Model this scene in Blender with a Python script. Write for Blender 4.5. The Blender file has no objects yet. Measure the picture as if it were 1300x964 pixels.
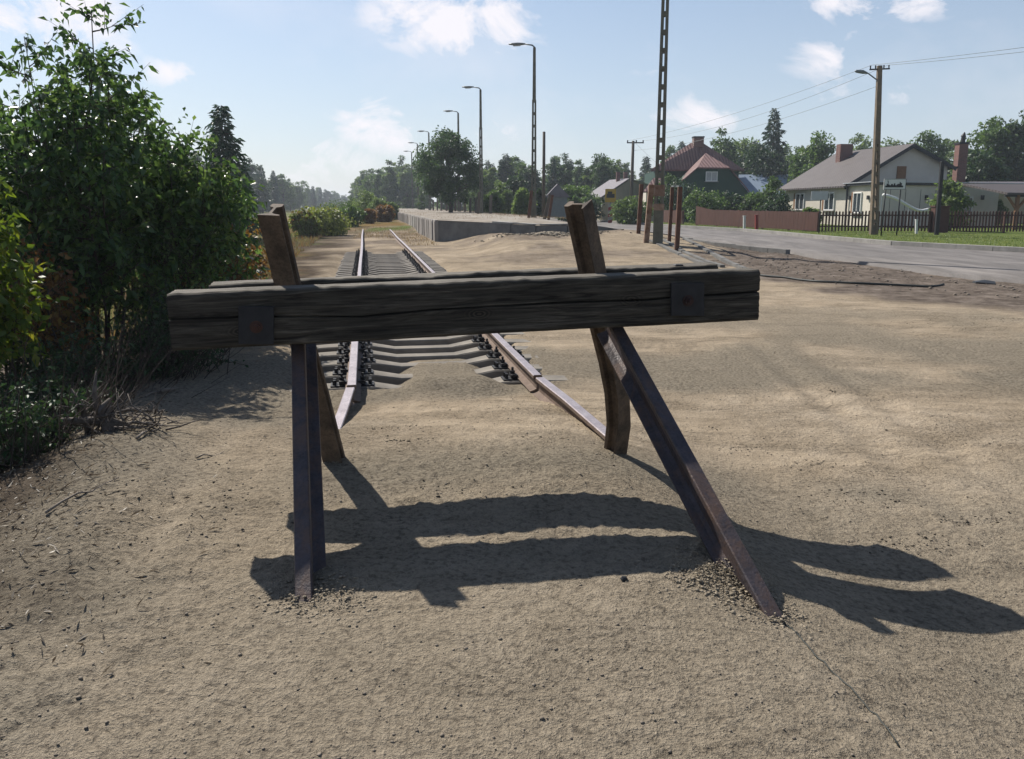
import bpy, bmesh, math, random
import numpy as np
from math import sin, cos, radians, pi, atan2, sqrt, exp
from mathutils import Vector, Matrix
random.seed(7)
scene = bpy.context.scene
COL = scene.collection
# ------------------------------------------------------------------ camera frame
TH = radians(9.93); F = 1011.0; H = 1.5
def ray(x, y):
    r = (x-650)/F; u = (437-y)/F
    return (r, cos(TH)+sin(TH)*u, -sin(TH)+cos(TH)*u)
def on(x, y, z):
    d = ray(x, y); k = (z-H)/d[2]; return Vector((d[0]*k, d[1]*k, z))
def at(x, y, Y):
    d = ray(x, y); k = Y/d[1]; return Vector((d[0]*k, Y, H+d[2]*k))
A = radians(10.33); N = (cos(A), sin(A)); T = (-sin(A), cos(A))
def W(s, t, z=0.0): return Vector((s*N[0]+t*T[0], s*N[1]+t*T[1], z))
def ST(x, y): return x*N[0]+y*N[1], x*T[0]+y*T[1]
def onT(x, y, t):
    d = ray(x, y); k = t/(d[0]*T[0]+d[1]*T[1]); return Vector((d[0]*k, d[1]*k, H+d[2]*k))
TRK = radians(10.33)      # rotation about z of the track frame

# ------------------------------------------------------------------ noise
def _hash(ix, iy, seed):
    n = (ix.astype(np.int64)*374761393 + iy.astype(np.int64)*668265263 + seed*1274126177) & 0x7fffffff
    n = ((n ^ (n >> 13))*1274126177) & 0x7fffffff
    n = (n ^ (n >> 16)) & 0x7fffffff
    return (n % 100003)/100003.0
def vnoise(x, y, seed=0):
    x = np.asarray(x, float); y = np.asarray(y, float)
    ix = np.floor(x); iy = np.floor(y); fx = x-ix; fy = y-iy
    fx = fx*fx*(3-2*fx); fy = fy*fy*(3-2*fy)
    a = _hash(ix, iy, seed); b = _hash(ix+1, iy, seed); c = _hash(ix, iy+1, seed); d = _hash(ix+1, iy+1, seed)
    return (a*(1-fx)+b*fx)*(1-fy)+(c*(1-fx)+d*fx)*fy - .5
def fbm(x, y, seed=0, o=4, g=.5):
    r = 0; am = 1
    for i in range(o):
        r = r + am*vnoise(np.asarray(x)*2**i+17.3*i, np.asarray(y)*2**i-9.1*i, seed+i); am *= g
    return r
def S(x, a, b):
    t = np.clip((np.asarray(x, float)-a)/(b-a), 0, 1); return t*t*(3-2*t)
def interp_path(P, y):
    ys = [p[1] for p in P]; xs = [p[0] for p in P]; return np.interp(y, ys, xs)

# ------------------------------------------------------------------ road outline (world x, y)
RL = [(24, 4), (16, 9), (12, 12), (9.6, 15), (9.0, 16.8), (8.7, 20), (8.4, 24.4), (7.9, 31), (7.2, 38.6), (5.9, 46), (4.5, 54), (-1.3, 85), (-10, 132)]
RR = [(46, 7), (32, 13), (21, 18.5), (15.2, 23.6), (13.2, 28.2), (12.8, 33), (12.6, 38), (12.2, 43), (10.3, 50), (8.9, 58), (3.4, 88), (-5.5, 136)]
def road_l(y): return interp_path(RL, y)
def road_r(y): return interp_path(RR, y)
ROADZ = 0.10

def ground_z(x, y, fine=True):
    x = np.asarray(x, float); y = np.asarray(y, float)
    s = x*N[0]+y*N[1]; t = x*T[0]+y*T[1]
    z = np.zeros_like(s)
    # heaped sand round the buffer stop, falling to the right
    near = 1-S(t, 4.3, 6.3)
    z = z + near*(0.165 - 0.24*S(s, 0.9, 2.3) + .02*S(-s, .8, 2.0) + 0.07*S(s, 2.8, 4.5))
    z = z - .03*S(-t, -2.4, -1.0)
    # small heap along the buffer between the legs
    z = z + .03*np.exp(-((t-3.75)/.4)**2)*np.exp(-((s-.9)/.9)**2)
    m1 = np.exp(-(((x+.60)/.15)**2+((y-2.72)/.13)**2)); m2 = np.exp(-(((x-.80)/.17)**2+((y-2.93)/.17)**2))
    lump = fbm(x*16, y*16, 90, 3) if fine else 0
    z = z + m1*(.035+.03*lump) + m2*(.085+.06*lump)
    # track bed
    bed = S(t, 6.4, 7.2)*(1-S(t, 25.2, 26.6))*(1-S(-(s-.59), 1.12, 1.5))*(1-S(s-.59, .89+.23*S(t, 11, 14), 1.0+.5*S(t, 11, 14)))
    z = z - .105*bed
    drift = S(t, 6.0, 6.6)*(1-S(t, 7.3, 8.6))*(1-S(np.abs(s-.70), .2, .5))
    z = z + .10*drift
    farbed = S(t, 26, 28)*(1-S(np.abs(s-.59), .5, .8))*(1-S(t, 44, 50))
    z = z + .03*farbed + .22*S(t, 43, 48)*(1-S(np.abs(s-.59), 2.2, 4))
    # left ditch
    edge = -1.22 - .17*(t-3.5)*(t < 9)-.935*(t >= 9)
    d = edge - s
    ditch = S(d, 0, 1.7)*(1-S(t, 11, 17))*(1-.5*S(d, 2.8, 6))
    z = z - .5*ditch + .04*np.exp(-(d/.35)**2)*(1-S(t, 11, 15))
    z = z - .10*S(-s, 2.5, 6)*S(t, 12, 18)
    # bank up to the platform end
    bank = S(t, 18, 27.5)*(1-S(t, 60, 80))*S(s, 2.95, 5.2)*(1-S(s, 9.9, 12.6))
    z = z + .47*bank + bank*.09*fbm(s*.9, t*.9, 44, 4)
    z = z + .22*np.exp(-((s-9.1)/1.0)**2-((t-28)/2.2)**2)*0.6
    # dirt strip bumps beside the road
    rl = road_l(y); rr = road_r(y)
    dl = rl - x
    strip = S(dl, -.3, .2)*(1-S(dl, 1.6, 3.2))*(1-S(y, 27, 32))
    z = z + strip*(.05 + .10*fbm(x*1.3, y*1.3, 40, 4) - .03)
    # below the road sheet, verge beyond
    inr = S(x-rl, -.25, .1)*(1-S(x-rr, -.1, .2))
    z = z*(1-inr) + (ROADZ-.06)*inr
    ver = S(x-rr, 0, .5)*(x > 0)*(y > 5)
    z = np.maximum(z, -1)*(1-ver) + ver*(.11+.05*fbm(x*.2, y*.2, 5, 2))
    if fine:
        k = np.exp(-np.maximum(t-3, 0)/14)
        z = z + .05*fbm(s*.45, t*.45, 11, 3)*S(np.hypot(s-.6, t-3.2), 1.2, 4)*(1-inr)*(1-ver)
        q_ = .45+.55*S(np.hypot(s-.7, t-3.2), 1.6, 3.0)
        z = z + k*.012*fbm(s*2.2, t*2.2, 12, 3)*(1-inr)*(q_*1.5-.5)
        # drag marks and footprints
        u = s*.80+t*.60; v = -s*.60+t*.80
        st = fbm(u*1.0, v*9.0, 21, 3)
        z = z + k*.016*st*(S(-s, .2, 1.6)+.16*q_)*(1-inr)*(1-ver)
        for s0_, a_ in ((2.9, .22), (3.35, .22), (4.9, .16), (5.35, .16), (-.95, .05)):
            dd_ = s-(s0_+a_*(t-3)+.02*(t-3)**2*.3)
            z = z - (1-inr)*S(t, 2.0, 3.0)*(1-S(t, 12, 17))*(.013*np.exp(-(dd_/.10)**2)-.007*np.exp(-((np.abs(dd_)-.17)/.06)**2))*(.5+.8*S(fbm(s*.7, t*.7, 77, 2), -.3, .3))
        fp = np.maximum(vnoise(s*3.1, t*3.6, 31)-.26, 0)
        z = z - k*.08*fp*(1-inr)*q_
        z = z + k*.0105*fbm(x*24, y*24, 33, 3)*(.4+1.2*S(fbm(x*.9, y*.9, 35, 2), -.15, .25))*(1-inr)
    return z
def gz(x, y): return float(ground_z(np.array([x]), np.array([y]))[0])
def onG(px, py):
    z = 0.0
    for _ in range(6):
        p = on(px, py, z); z = .5*z+.5*gz(p.x, p.y)
    return on(px, py, z)
def G(x, y, dz=0.0): return Vector((x, y, gz(x, y)+dz))

# ------------------------------------------------------------------ object helpers
def tag(o, label=None, cat=None, group=None, kind=None):
    if label: o['label'] = label
    if cat: o['category'] = cat
    if group: o['group'] = group
    if kind: o['kind'] = kind
    return o
def empty(name, loc, label, cat, group=None, rz=0.0):
    o = bpy.data.objects.new(name, None); COL.objects.link(o); o.location = loc
    o.rotation_euler = (0, 0, rz); o.empty_display_size = .2
    return tag(o, label, cat, group)
def link(name, me, mat, parent=None, smooth=False):
    if mat is not None: me.materials.append(mat)
    if smooth:
        me.polygons.foreach_set('use_smooth', [True]*len(me.polygons))
    me.update()
    o = bpy.data.objects.new(name, me); COL.objects.link(o)
    if parent: o.parent = parent
    return o
class MB:
    def __init__(s): s.v = []; s.f = []
    def add(s, vs, fs):
        b = len(s.v); s.v += [tuple(v) for v in vs]; s.f += [tuple(i+b for i in f) for f in fs]; return s
    def box(s, c, d, R=None, taper=1.0):
        x, y, z = d[0]/2, d[1]/2, d[2]/2
        vs = []
        for k, t in ((-1, 1), (1, taper)):
            for a, b in ((-1, -1), (1, -1), (1, 1), (-1, 1)):
                vs.append(Vector((a*x*t, b*y*t, k*z)))
        if R is not None: vs = [R @ v for v in vs]
        c = Vector(c)
        return s.add([v+c for v in vs], [(3, 2, 1, 0), (4, 5, 6, 7), (0, 1, 5, 4), (1, 2, 6, 5), (2, 3, 7, 6), (3, 0, 4, 7)])
    def bar(s, a, b, w, d, up=(0, 0, 1), w2=None, d2=None):
        a = Vector(a); b = Vector(b); t = (b-a).normalized(); up = Vector(up)
        if abs(t.dot(up)) > .98: up = Vector((0, 1, 0))
        x = t.cross(up).normalized(); y = x.cross(t).normalized()
        w2 = w if w2 is None else w2; d2 = d if d2 is None else d2
        vs = []
        for p, ww, dd in ((a, w, d), (b, w2, d2)):
            for i, j in ((-1, -1), (1, -1), (1, 1), (-1, 1)):
                vs.append(p+x*i*ww/2+y*j*dd/2)
        return s.add(vs, [(3, 2, 1, 0), (4, 5, 6, 7), (0, 1, 5, 4), (1, 2, 6, 5), (2, 3, 7, 6), (3, 0, 4, 7)])
    def tube(s, pts, r, n=8, cap=True):
        pts = [Vector(p) for p in pts]; m = len(pts)
        rs = r if isinstance(r, (list, tuple)) else [r]*m
        b = len(s.v); ref = None
        for i, p in enumerate(pts):
            t = (pts[min(i+1, m-1)]-pts[max(i-1, 0)])
            t = t.normalized() if t.length > 1e-9 else Vector((0, 0, 1))
            if ref is None: ref = Vector((1, 0, 0)) if abs(t.x) < .8 else Vector((0, 1, 0))
            x = (ref-t*ref.dot(t)).normalized(); y = t.cross(x); ref = x
            for k in range(n):
                an = 2*pi*k/n; s.v.append(tuple(p+x*cos(an)*rs[i]+y*sin(an)*rs[i]))
        for i in range(m-1):
            for k in range(n):
                k2 = (k+1) % n
                s.f.append((b+i*n+k, b+i*n+k2, b+(i+1)*n+k2, b+(i+1)*n+k))
        if cap:
            s.f.append(tuple(b+k for k in range(n))[::-1]); s.f.append(tuple(b+(m-1)*n+k for k in range(n)))
        return s
    def prism(s, poly, a, b):
        """poly: list of 3D points (planar), extruded by vector from a to b offset"""
        n = len(poly); o = Vector(b)-Vector(a)
        vs = [Vector(p) for p in poly]+[Vector(p)+o for p in poly]
        fs = [tuple(range(n))[::-1], tuple(range(n, 2*n))]+[(i, (i+1) % n, n+(i+1) % n, n+i) for i in range(n)]
        return s.add(vs, fs)
    def mesh(s, name='m'):
        me = bpy.data.meshes.new(name); me.from_pydata(s.v, [], s.f); me.update(); return me
    def build(s, name, mat, parent=None, smooth=False, bevel=0):
        me = s.mesh(name)
        bm = bmesh.new(); bm.from_mesh(me); bmesh.ops.recalc_face_normals(bm, faces=bm.faces)
        if bevel:
            bmesh.ops.bevel(bm, geom=bm.edges[:], offset=bevel, segments=1, affect='EDGES', clamp_overlap=True)
        bm.to_mesh(me); bm.free()
        return link(name, me, mat, parent, smooth)
def npmesh(name, V, Fc, mat, parent=None, smooth=False):
    """fast mesh: V (n,3), Fc (m,k) all faces of k verts"""
    me = bpy.data.meshes.new(name)
    V = np.asarray(V, np.float32); Fc = np.asarray(Fc, np.int32); m, k = Fc.shape
    me.vertices.add(len(V)); me.vertices.foreach_set('co', V.ravel())
    me.loops.add(m*k); me.loops.foreach_set('vertex_index', Fc.ravel())
    me.polygons.add(m); me.polygons.foreach_set('loop_start', np.arange(0, m*k, k, dtype=np.int32))
    me.polygons.foreach_set('loop_total', np.full(m, k, np.int32))
    me.update(calc_edges=True); me.validate()
    return link(name, me, mat, parent, smooth)
def children(o): return [c for c in bpy.data.objects if c.parent == o]
_kids = {}
def copy_tree(o, parent=None):
    c = o.copy(); COL.objects.link(c)
    if parent: c.parent = parent
    if o.name not in _kids: _kids[o.name] = children(o)
    for ch in _kids[o.name]: copy_tree(ch, c)
    return c

# ------------------------------------------------------------------ materials
def mat(name):
    m = bpy.data.materials.new(name); m.use_nodes = True; nt = m.node_tree
    for n in list(nt.nodes): nt.nodes.remove(n)
    out = nt.nodes.new('ShaderNodeOutputMaterial'); b = nt.nodes.new('ShaderNodeBsdfPrincipled')
    nt.links.new(b.outputs[0], out.inputs[0]); return m, nt, b, out
def nd(nt, t, **kw):
    n = nt.nodes.new(t)
    for k, v in kw.items():
        if k.startswith('i_'): n.inputs[k[2:].replace('_', ' ')].default_value = v
        else: setattr(n, k, v)
    return n
def ramp(nt, stops):
    r = nt.nodes.new('ShaderNodeValToRGB'); e = r.color_ramp.elements
    while len(e) < len(stops): e.new(.5)
    for i, (p, c) in enumerate(stops):
        e[i].position = p; e[i].color = (c[0], c[1], c[2], 1) if not isinstance(c, (int, float)) else (c, c, c, 1)
    return r
def noise(nt, vec, scale, detail=4, rough=.55, dist=0):
    n = nt.nodes.new('ShaderNodeTexNoise'); n.inputs['Scale'].default_value = scale
    n.inputs['Detail'].default_value = detail; n.inputs['Roughness'].default_value = rough
    n.inputs['Distortion'].default_value = dist
    if vec is not None: nt.links.new(vec, n.inputs['Vector'])
    return n
def mapping(nt, src, scale=(1, 1, 1), rot=(0, 0, 0), loc=(0, 0, 0)):
    m = nt.nodes.new('ShaderNodeMapping'); m.inputs['Scale'].default_value = scale
    m.inputs['Rotation'].default_value = rot; m.inputs['Location'].default_value = loc
    nt.links.new(src, m.inputs['Vector']); return m.outputs[0]
def mixc(nt, fac, a, b, mode='MIX'):
    m = nt.nodes.new('ShaderNodeMix'); m.data_type = 'RGBA'; m.blend_type = mode
    for sock, val in ((m.inputs[0], fac), (m.inputs[6], a), (m.inputs[7], b)):
        if isinstance(val, (int, float)): sock.default_value = val
        elif isinstance(val, tuple): sock.default_value = (val[0], val[1], val[2], 1)
        else: nt.links.new(val, sock)
    return m.outputs[2]
def math_(nt, op, a, b=None, clamp=False):
    m = nt.nodes.new('ShaderNodeMath'); m.operation = op; m.use_clamp = clamp
    for i, v in enumerate((a, b)):
        if v is None: continue
        if isinstance(v, (int, float)): m.inputs[i].default_value = v
        else: nt.links.new(v, m.inputs[i])
    return m.outputs[0]
def bump(nt, h, strength, dist, normal=None):
    b = nt.nodes.new('ShaderNodeBump'); b.inputs['Strength'].default_value = strength
    b.inputs['Distance'].default_value = dist; nt.links.new(h, b.inputs['Height'])
    if normal is not None: nt.links.new(normal, b.inputs['Normal'])
    return b.outputs[0]
def coords(nt, kind='Object'):
    return nt.nodes.new('ShaderNodeTexCoord').outputs[kind]
def simple(name, col, rough=.8, var=.25, scale=3, bstr=.3, bdist=.01, metal=0, bscale=None, stretch=(1, 1, 1), col2=None, spec=.3):
    m, nt, b, _ = mat(name); v = mapping(nt, coords(nt), stretch)
    n = noise(nt, v, scale, 5, .6)
    c2 = col2 or tuple(c*(1-var) for c in col)
    r = ramp(nt, [(.3, c2), (.7, col)]); nt.links.new(n.outputs[0], r.inputs[0])
    nt.links.new(r.outputs[0], b.inputs['Base Color'])
    b.inputs['Roughness'].default_value = rough; b.inputs['Metallic'].default_value = metal
    b.inputs['Specular IOR Level'].default_value = spec
    if bstr:
        n2 = noise(nt, v, bscale or scale*6, 4, .6)
        nt.links.new(bump(nt, n2.outputs[0], bstr, bdist), b.inputs['Normal'])
    return m
def leafmat(name, stops, transl=.35, rough=.5, tint=1.0, hue=.485):
    """leaf material: every leaf takes its own shade; part of the light passes through"""
    m, nt, b, out = mat(name)
    g = nt.nodes.new('ShaderNodeNewGeometry'); oi = nt.nodes.new('ShaderNodeObjectInfo')
    cl = noise(nt, coords(nt), 1.3, 2, .5)
    f = math_(nt, 'ADD', math_(nt, 'MULTIPLY', g.outputs['Random Per Island'], .55), math_(nt, 'MULTIPLY', cl.outputs[0], .45))
    f = math_(nt, 'ADD', f, math_(nt, 'MULTIPLY', math_(nt, 'SUBTRACT', oi.outputs['Random'], .5), .2), True)
    r = ramp(nt, stops); nt.links.new(f, r.inputs[0])
    nt.links.new(r.outputs[0], b.inputs['Base Color']); b.inputs['Roughness'].default_value = rough
    b.inputs['Specular IOR Level'].default_value = .35
    tr = nt.nodes.new('ShaderNodeBsdfTranslucent')
    hs = nt.nodes.new('ShaderNodeHueSaturation'); hs.inputs['Value'].default_value = 1.5*tint; hs.inputs['Hue'].default_value = hue
    hs.inputs['Saturation'].default_value = 1.1
    nt.links.new(r.outputs[0], hs.inputs['Color']); nt.links.new(hs.outputs[0], tr.inputs[0])
    mx = nt.nodes.new('ShaderNodeMixShader'); mx.inputs[0].default_value = transl
    nt.links.new(b.outputs[0], mx.inputs[1]); nt.links.new(tr.outputs[0], mx.inputs[2]); nt.links.new(mx.outputs[0], out.inputs[0])
    return m
M = {}
M['leaf_shrub'] = leafmat('leaf_shrub', [(.15, (.028, .060, .022)), (.5, (.06, .118, .034)), (.85, (.14, .21, .055))], .42, .32)
M['leaf_yellow'] = leafmat('leaf_yellow', [(.15, (.055, .10, .018)), (.55, (.11, .165, .025)), (.9, (.26, .23, .035))], .42)
M['leaf_rust'] = leafmat('leaf_rust', [(.15, (.09, .045, .02)), (.5, (.17, .085, .03)), (.9, (.20, .15, .04))], .35, hue=.5)
M['leaf_mix'] = leafmat('leaf_mix', [(.1, (.13, .06, .025)), (.4, (.10, .13, .03)), (.9, (.24, .27, .06))], .35, hue=.5)
M['leaf_dark'] = leafmat('leaf_dark', [(.15, (.014, .034, .014)), (.5, (.028, .06, .022)), (.85, (.05, .09, .03))], .25)
M['leaf_mid'] = leafmat('leaf_mid', [(.15, (.035, .065, .02)), (.5, (.065, .12, .032)), (.85, (.11, .18, .05))], .35)
M['leaf_pale'] = leafmat('leaf_pale', [(.15, (.06, .095, .032)), (.5, (.10, .16, .05)), (.85, (.16, .22, .07))], .4)
M['leaf_maple'] = leafmat('leaf_maple', [(.15, (.02, .045, .018)), (.5, (.04, .085, .03)), (.85, (.08, .135, .045))], .32)
M['needle'] = leafmat('needle', [(.15, (.018, .040, .022)), (.5, (.03, .065, .034)), (.85, (.05, .10, .05))], .2)
M['grass'] = leafmat('grass_blades', [(.15, (.06, .10, .025)), (.5, (.11, .16, .04)), (.9, (.24, .24, .09))], .35)
M['dry'] = leafmat('dry_grass', [(.15, (.10, .07, .035)), (.5, (.18, .14, .07)), (.9, (.27, .22, .12))], .3)
M['field'] = leafmat('field_blades', [(.15, (.08, .09, .03)), (.4, (.17, .085, .04)), (.65, (.14, .13, .05)), (.9, (.24, .19, .10))], .3, hue=.5)
M['litter'] = leafmat('litter', [(.15, (.04, .03, .022)), (.5, (.10, .08, .055)), (.9, (.26, .22, .16))], .15)
M['bark'] = simple('bark', (.10, .085, .07), .9, .5, 12, .6, .01, stretch=(1, 1, .3))
M['stem'] = simple('stem', (.07, .055, .045), .85, .5, 15, .4, .005)
M['deadwood'] = simple('deadwood', (.24, .20, .165), .85, .5, 18, .6, .006, stretch=(1, 1, 1))
M['rust'] = simple('rust', (.13, .06, .035), .9, .0, 7, .5, .004, col2=(.07, .035, .025), bscale=60)
M['rust_dark'] = simple('rust_dark', (.10, .045, .03), .9, .0, 9, .5, .003, col2=(.035, .022, .02), bscale=60)
M['rust_pale'] = simple('rust_pale', (.30, .22, .16), .9, .0, 5, .5, .004, col2=(.12, .055, .03), bscale=60)
M['concrete'] = simple('concrete', (.30, .285, .26), .9, .35, 3, .5, .006, bscale=40)
M['concrete_dark'] = simple('concrete_dark', (.17, .165, .155), .92, .45, 2.2, .6, .008, bscale=30)
M['pole_concrete'] = simple('pole_concrete', (.15, .145, .11), .92, .4, 4, .4, .005, bscale=40)
M['pole_brown'] = simple('pole_brown', (.20, .15, .10), .92, .45, 4, .4, .005, bscale=40, col2=(.11, .09, .07))
M['steel_grey'] = simple('steel_grey', (.16, .18, .18), .5, .2, 8, .1, .002, metal=.3)
M['steel_dark'] = simple('steel_dark', (.035, .035, .038), .6, .4, 20, .3, .003, metal=.3)
M['wood_pole'] = simple('wood_pole', (.12, .10, .08), .9, .4, 8, .4, .005, stretch=(1, 1, .1))
M['fence_red'] = simple('fence_red', (.115, .05, .037), .8, .4, 3, .3, .004, stretch=(4, 4, .6))
M['fence_dark'] = simple('fence_dark', (.085, .038, .028), .8, .4, 5, .3, .004)
M['render_cream'] = simple('render_cream', (.56, .515, .44), .9, .1, 2, .3, .004, bscale=60)
M['render_beige'] = simple('render_beige', (.34, .29, .20), .9, .15, 2, .3, .004, bscale=60)
M['trim_dark'] = simple('trim_dark', (.03, .032, .035), .6, .2, 5, 0, 0)
M['trim_white'] = simple('trim_white', (.72, .72, .70), .6, .08, 4, 0, 0)
M['wood_green'] = simple('wood_green', (.016, .06, .042), .75, .35, 3, .3, .004, stretch=(6, 6, .5))
M['shutter'] = simple('shutter', (.22, .11, .05), .7, .3, 5, .2, .003)
M['curtain'] = simple('curtain', (.5, .5, .52), .9, .5, 12, 0, 0, stretch=(4, 4, .2))
M['sign_white'] = simple('sign_white', (.62, .62, .60), .5, .05, 3, 0, 0)
M['black'] = simple('black', (.012, .012, .012), .6, .2, 3, 0, 0)
M['sign_yellow'] = simple('sign_yellow', (.40, .25, .02), .5, .1, 3, 0, 0)
M['red_paint'] = simple('red_paint', (.24, .035, .03), .6, .2, 5, 0, 0)
M['blue_sheet'] = simple('blue_sheet', (.22, .28, .36), .6, .15, 1.5, .2, .01, bscale=8)
M['galv'] = simple('galv', (.42, .44, .46), .45, .1, 4, 0, 0, metal=.2)
M['sleeper'] = simple('sleeper', (.24, .215, .18), .92, .35, 3, .5, .006, col2=(.10, .09, .078), bscale=40)
M['stone'] = simple('stone', (.22, .185, .145), .9, .4, 20, .4, .003)
M['clod'] = simple('clod', (.31, .262, .195), .97, .5, 25, .6, .004)
M['debris'] = simple('debris', (.085, .07, .05), .95, .5, 25, .4, .003)
M['stumpwood'] = simple('stumpwood', (.17, .145, .125), .9, .5, 16, .6, .005, col2=(.05, .042, .036))
M['hose'] = simple('hose', (.03, .035, .032), .6, .2, 20, .2, .002)

def brickmat(name, c1, c2, mortar, scale=1.0):
    m, nt, b, _ = mat(name); v = mapping(nt, coords(nt), (1, 1, 1), (radians(90), 0, 0))
    br = nt.nodes.new('ShaderNodeTexBrick'); nt.links.new(v, br.inputs['Vector'])
    br.inputs['Scale'].default_value = 1; br.inputs['Brick Width'].default_value = .26; br.inputs['Row Height'].default_value = .08
    br.inputs['Mortar Size'].default_value = .006
    br.inputs['Color1'].default_value = (*c1, 1); br.inputs['Color2'].default_value = (*c2, 1); br.inputs['Mortar'].default_value = (*mortar, 1)
    nt.links.new(br.outputs[0], b.inputs['Base Color']); b.inputs['Roughness'].default_value = .9; return m
M['brick'] = brickmat('brick', (.17, .07, .055), (.12, .055, .045), (.22, .19, .17))
def roofmat(name, col, pitch, axis=0, depth=.03):
    """sheet roof with ribs running down the slope"""
    m, nt, b, _ = mat(name); co = coords(nt)
    sx = nt.nodes.new('ShaderNodeSeparateXYZ'); nt.links.new(co, sx.inputs[0])
    w = math_(nt, 'SINE', math_(nt, 'MULTIPLY', sx.outputs[axis], 2*pi/pitch))
    n = noise(nt, co, 1.6, 5, .6); r = ramp(nt, [(.3, tuple(c*.75 for c in col)), (.7, col)])
    nt.links.new(n.outputs[0], r.inputs[0]); nt.links.new(r.outputs[0], b.inputs['Base Color'])
    b.inputs['Roughness'].default_value = .65; b.inputs['Specular IOR Level'].default_value = .3
    nt.links.new(bump(nt, w, .6, depth), b.inputs['Normal']); return m
M['roof_grey'] = roofmat('roof_grey', (.085, .072, .07), .35, 1)
M['roof_red'] = roofmat('roof_red', (.145, .07, .062), .3, 0)
M['roof_slate'] = roofmat('roof_slate', (.15, .135, .15), .3, 0, .008)

def glassmat():
    m, nt, b, _ = mat('window_glass'); b.inputs['Base Color'].default_value = (.03, .04, .05, 1)
    b.inputs['Roughness'].default_value = .08; b.inputs['Specular IOR Level'].default_value = .8; return m
M['glass'] = glassmat()

def sandmat():
    m, nt, b, _ = mat('ground_sand'); co = nt.nodes.new('ShaderNodeNewGeometry').outputs['Position']
    def att(n):
        a = nt.nodes.new('ShaderNodeAttribute'); a.attribute_name = n; return a.outputs['Fac']
    big = noise(nt, co, .55, 5, .6); mid = noise(nt, co, 4.5, 6, .65); fin = noise(nt, co, 110, 3, .65); fin2 = noise(nt, co, 38, 5, .7)
    rough_ = ramp(nt, [(.42, 0.0), (.6, 1.0)]); nt.links.new(noise(nt, mapping(nt, co, (1, 1.6, 1), (0, 0, .5)), 1.1, 6, .6, .5).outputs[0], rough_.inputs[0])
    rgh = math_(nt, 'MAXIMUM', rough_.outputs[0], att('crust'))
    str_ = noise(nt, mapping(nt, co, (1.0, 7, 1), (0, 0, radians(-28))), 1.3, 7, .65, .6)
    sand = ramp(nt, [(.25, (.225, .180, .128)), (.5, (.32, .262, .192)), (.75, (.42, .352, .27))])
    f = math_(nt, 'ADD', math_(nt, 'MULTIPLY', mid.outputs[0], .45), math_(nt, 'MULTIPLY', big.outputs[0], .55))
    nt.links.new(f, sand.inputs[0])
    g1 = ramp(nt, [(.36, .42), (.47, .95), (.7, 1.12)]); nt.links.new(fin2.outputs[0], g1.inputs[0])
    g2 = ramp(nt, [(.3, .55), (.5, 1.0), (.75, 1.25)]); nt.links.new(fin.outputs[0], g2.inputs[0])
    g3 = ramp(nt, [(.3, .74), (.5, .97), (.65, 1.08)]); nt.links.new(str_.outputs[0], g3.inputs[0])
    c = mixc(nt, math_(nt, 'ADD', math_(nt, 'MULTIPLY', rgh, .65), .25), sand.outputs[0], g1.outputs[0], 'MULTIPLY'); c = mixc(nt, .8, c, g2.outputs[0], 'MULTIPLY')
    c = mixc(nt, .85, c, g3.outputs[0], 'MULTIPLY')
    # grey-green crusted sand
    moss = ramp(nt, [(.38, (.12, .105, .085)), (.5, (.205, .18, .14)), (.7, (.285, .25, .195))]); nt.links.new(fin2.outputs[0], moss.inputs[0])
    c = mixc(nt, att('crust'), c, moss.outputs[0])
    dirt = ramp(nt, [(.34, (.06, .048, .040)), (.52, (.14, .116, .098)), (.72, (.26, .222, .190))]); nt.links.new(noise(nt, co, 2.6, 10, .78).outputs[0], dirt.inputs[0])
    c = mixc(nt, att('dirt'), c, dirt.outputs[0])
    soil_shade_ramp = ramp(nt, [(.34, (.030, .024, .018)), (.52, (.070, .055, .042)), (.72, (.15, .12, .09))]); nt.links.new(noise(nt, co, 3.5, 10, .78).outputs[0], soil_shade_ramp.inputs[0])
    c = mixc(nt, att('soil_shade'), c, soil_shade_ramp.outputs[0])  # dark soil and litter, with shrub shade painted in on the bank
    gr = ramp(nt, [(.3, (.06, .085, .025)), (.55, (.10, .13, .04)), (.75, (.19, .18, .075))]); nt.links.new(noise(nt, co, 1.5, 8, .75).outputs[0], gr.inputs[0])
    c = mixc(nt, att('grass'), c, gr.outputs[0])
    dr = ramp(nt, [(.34, (.085, .095, .03)), (.46, (.17, .095, .05)), (.56, (.13, .12, .045)), (.75, (.24, .18, .10))]); nt.links.new(noise(nt, co, .9, 8, .75).outputs[0], dr.inputs[0])
    c = mixc(nt, att('dry'), c, dr.outputs[0])
    nt.links.new(c, b.inputs['Base Color']); b.inputs['Roughness'].default_value = 1.0; b.inputs['Specular IOR Level'].default_value = 0.0
    h = math_(nt, 'ADD', math_(nt, 'MULTIPLY', fin2.outputs[0], 1.0), math_(nt, 'MULTIPLY', fin.outputs[0], .45))
    n1 = bump(nt, math_(nt, 'MULTIPLY', h, math_(nt, 'ADD', math_(nt, 'MULTIPLY', rgh, .75), .45)), 1.0, .026)
    nt.links.new(bump(nt, mid.outputs[0], .5, .05, n1), b.inputs['Normal']); return m
M['sand'] = sandmat()
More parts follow.
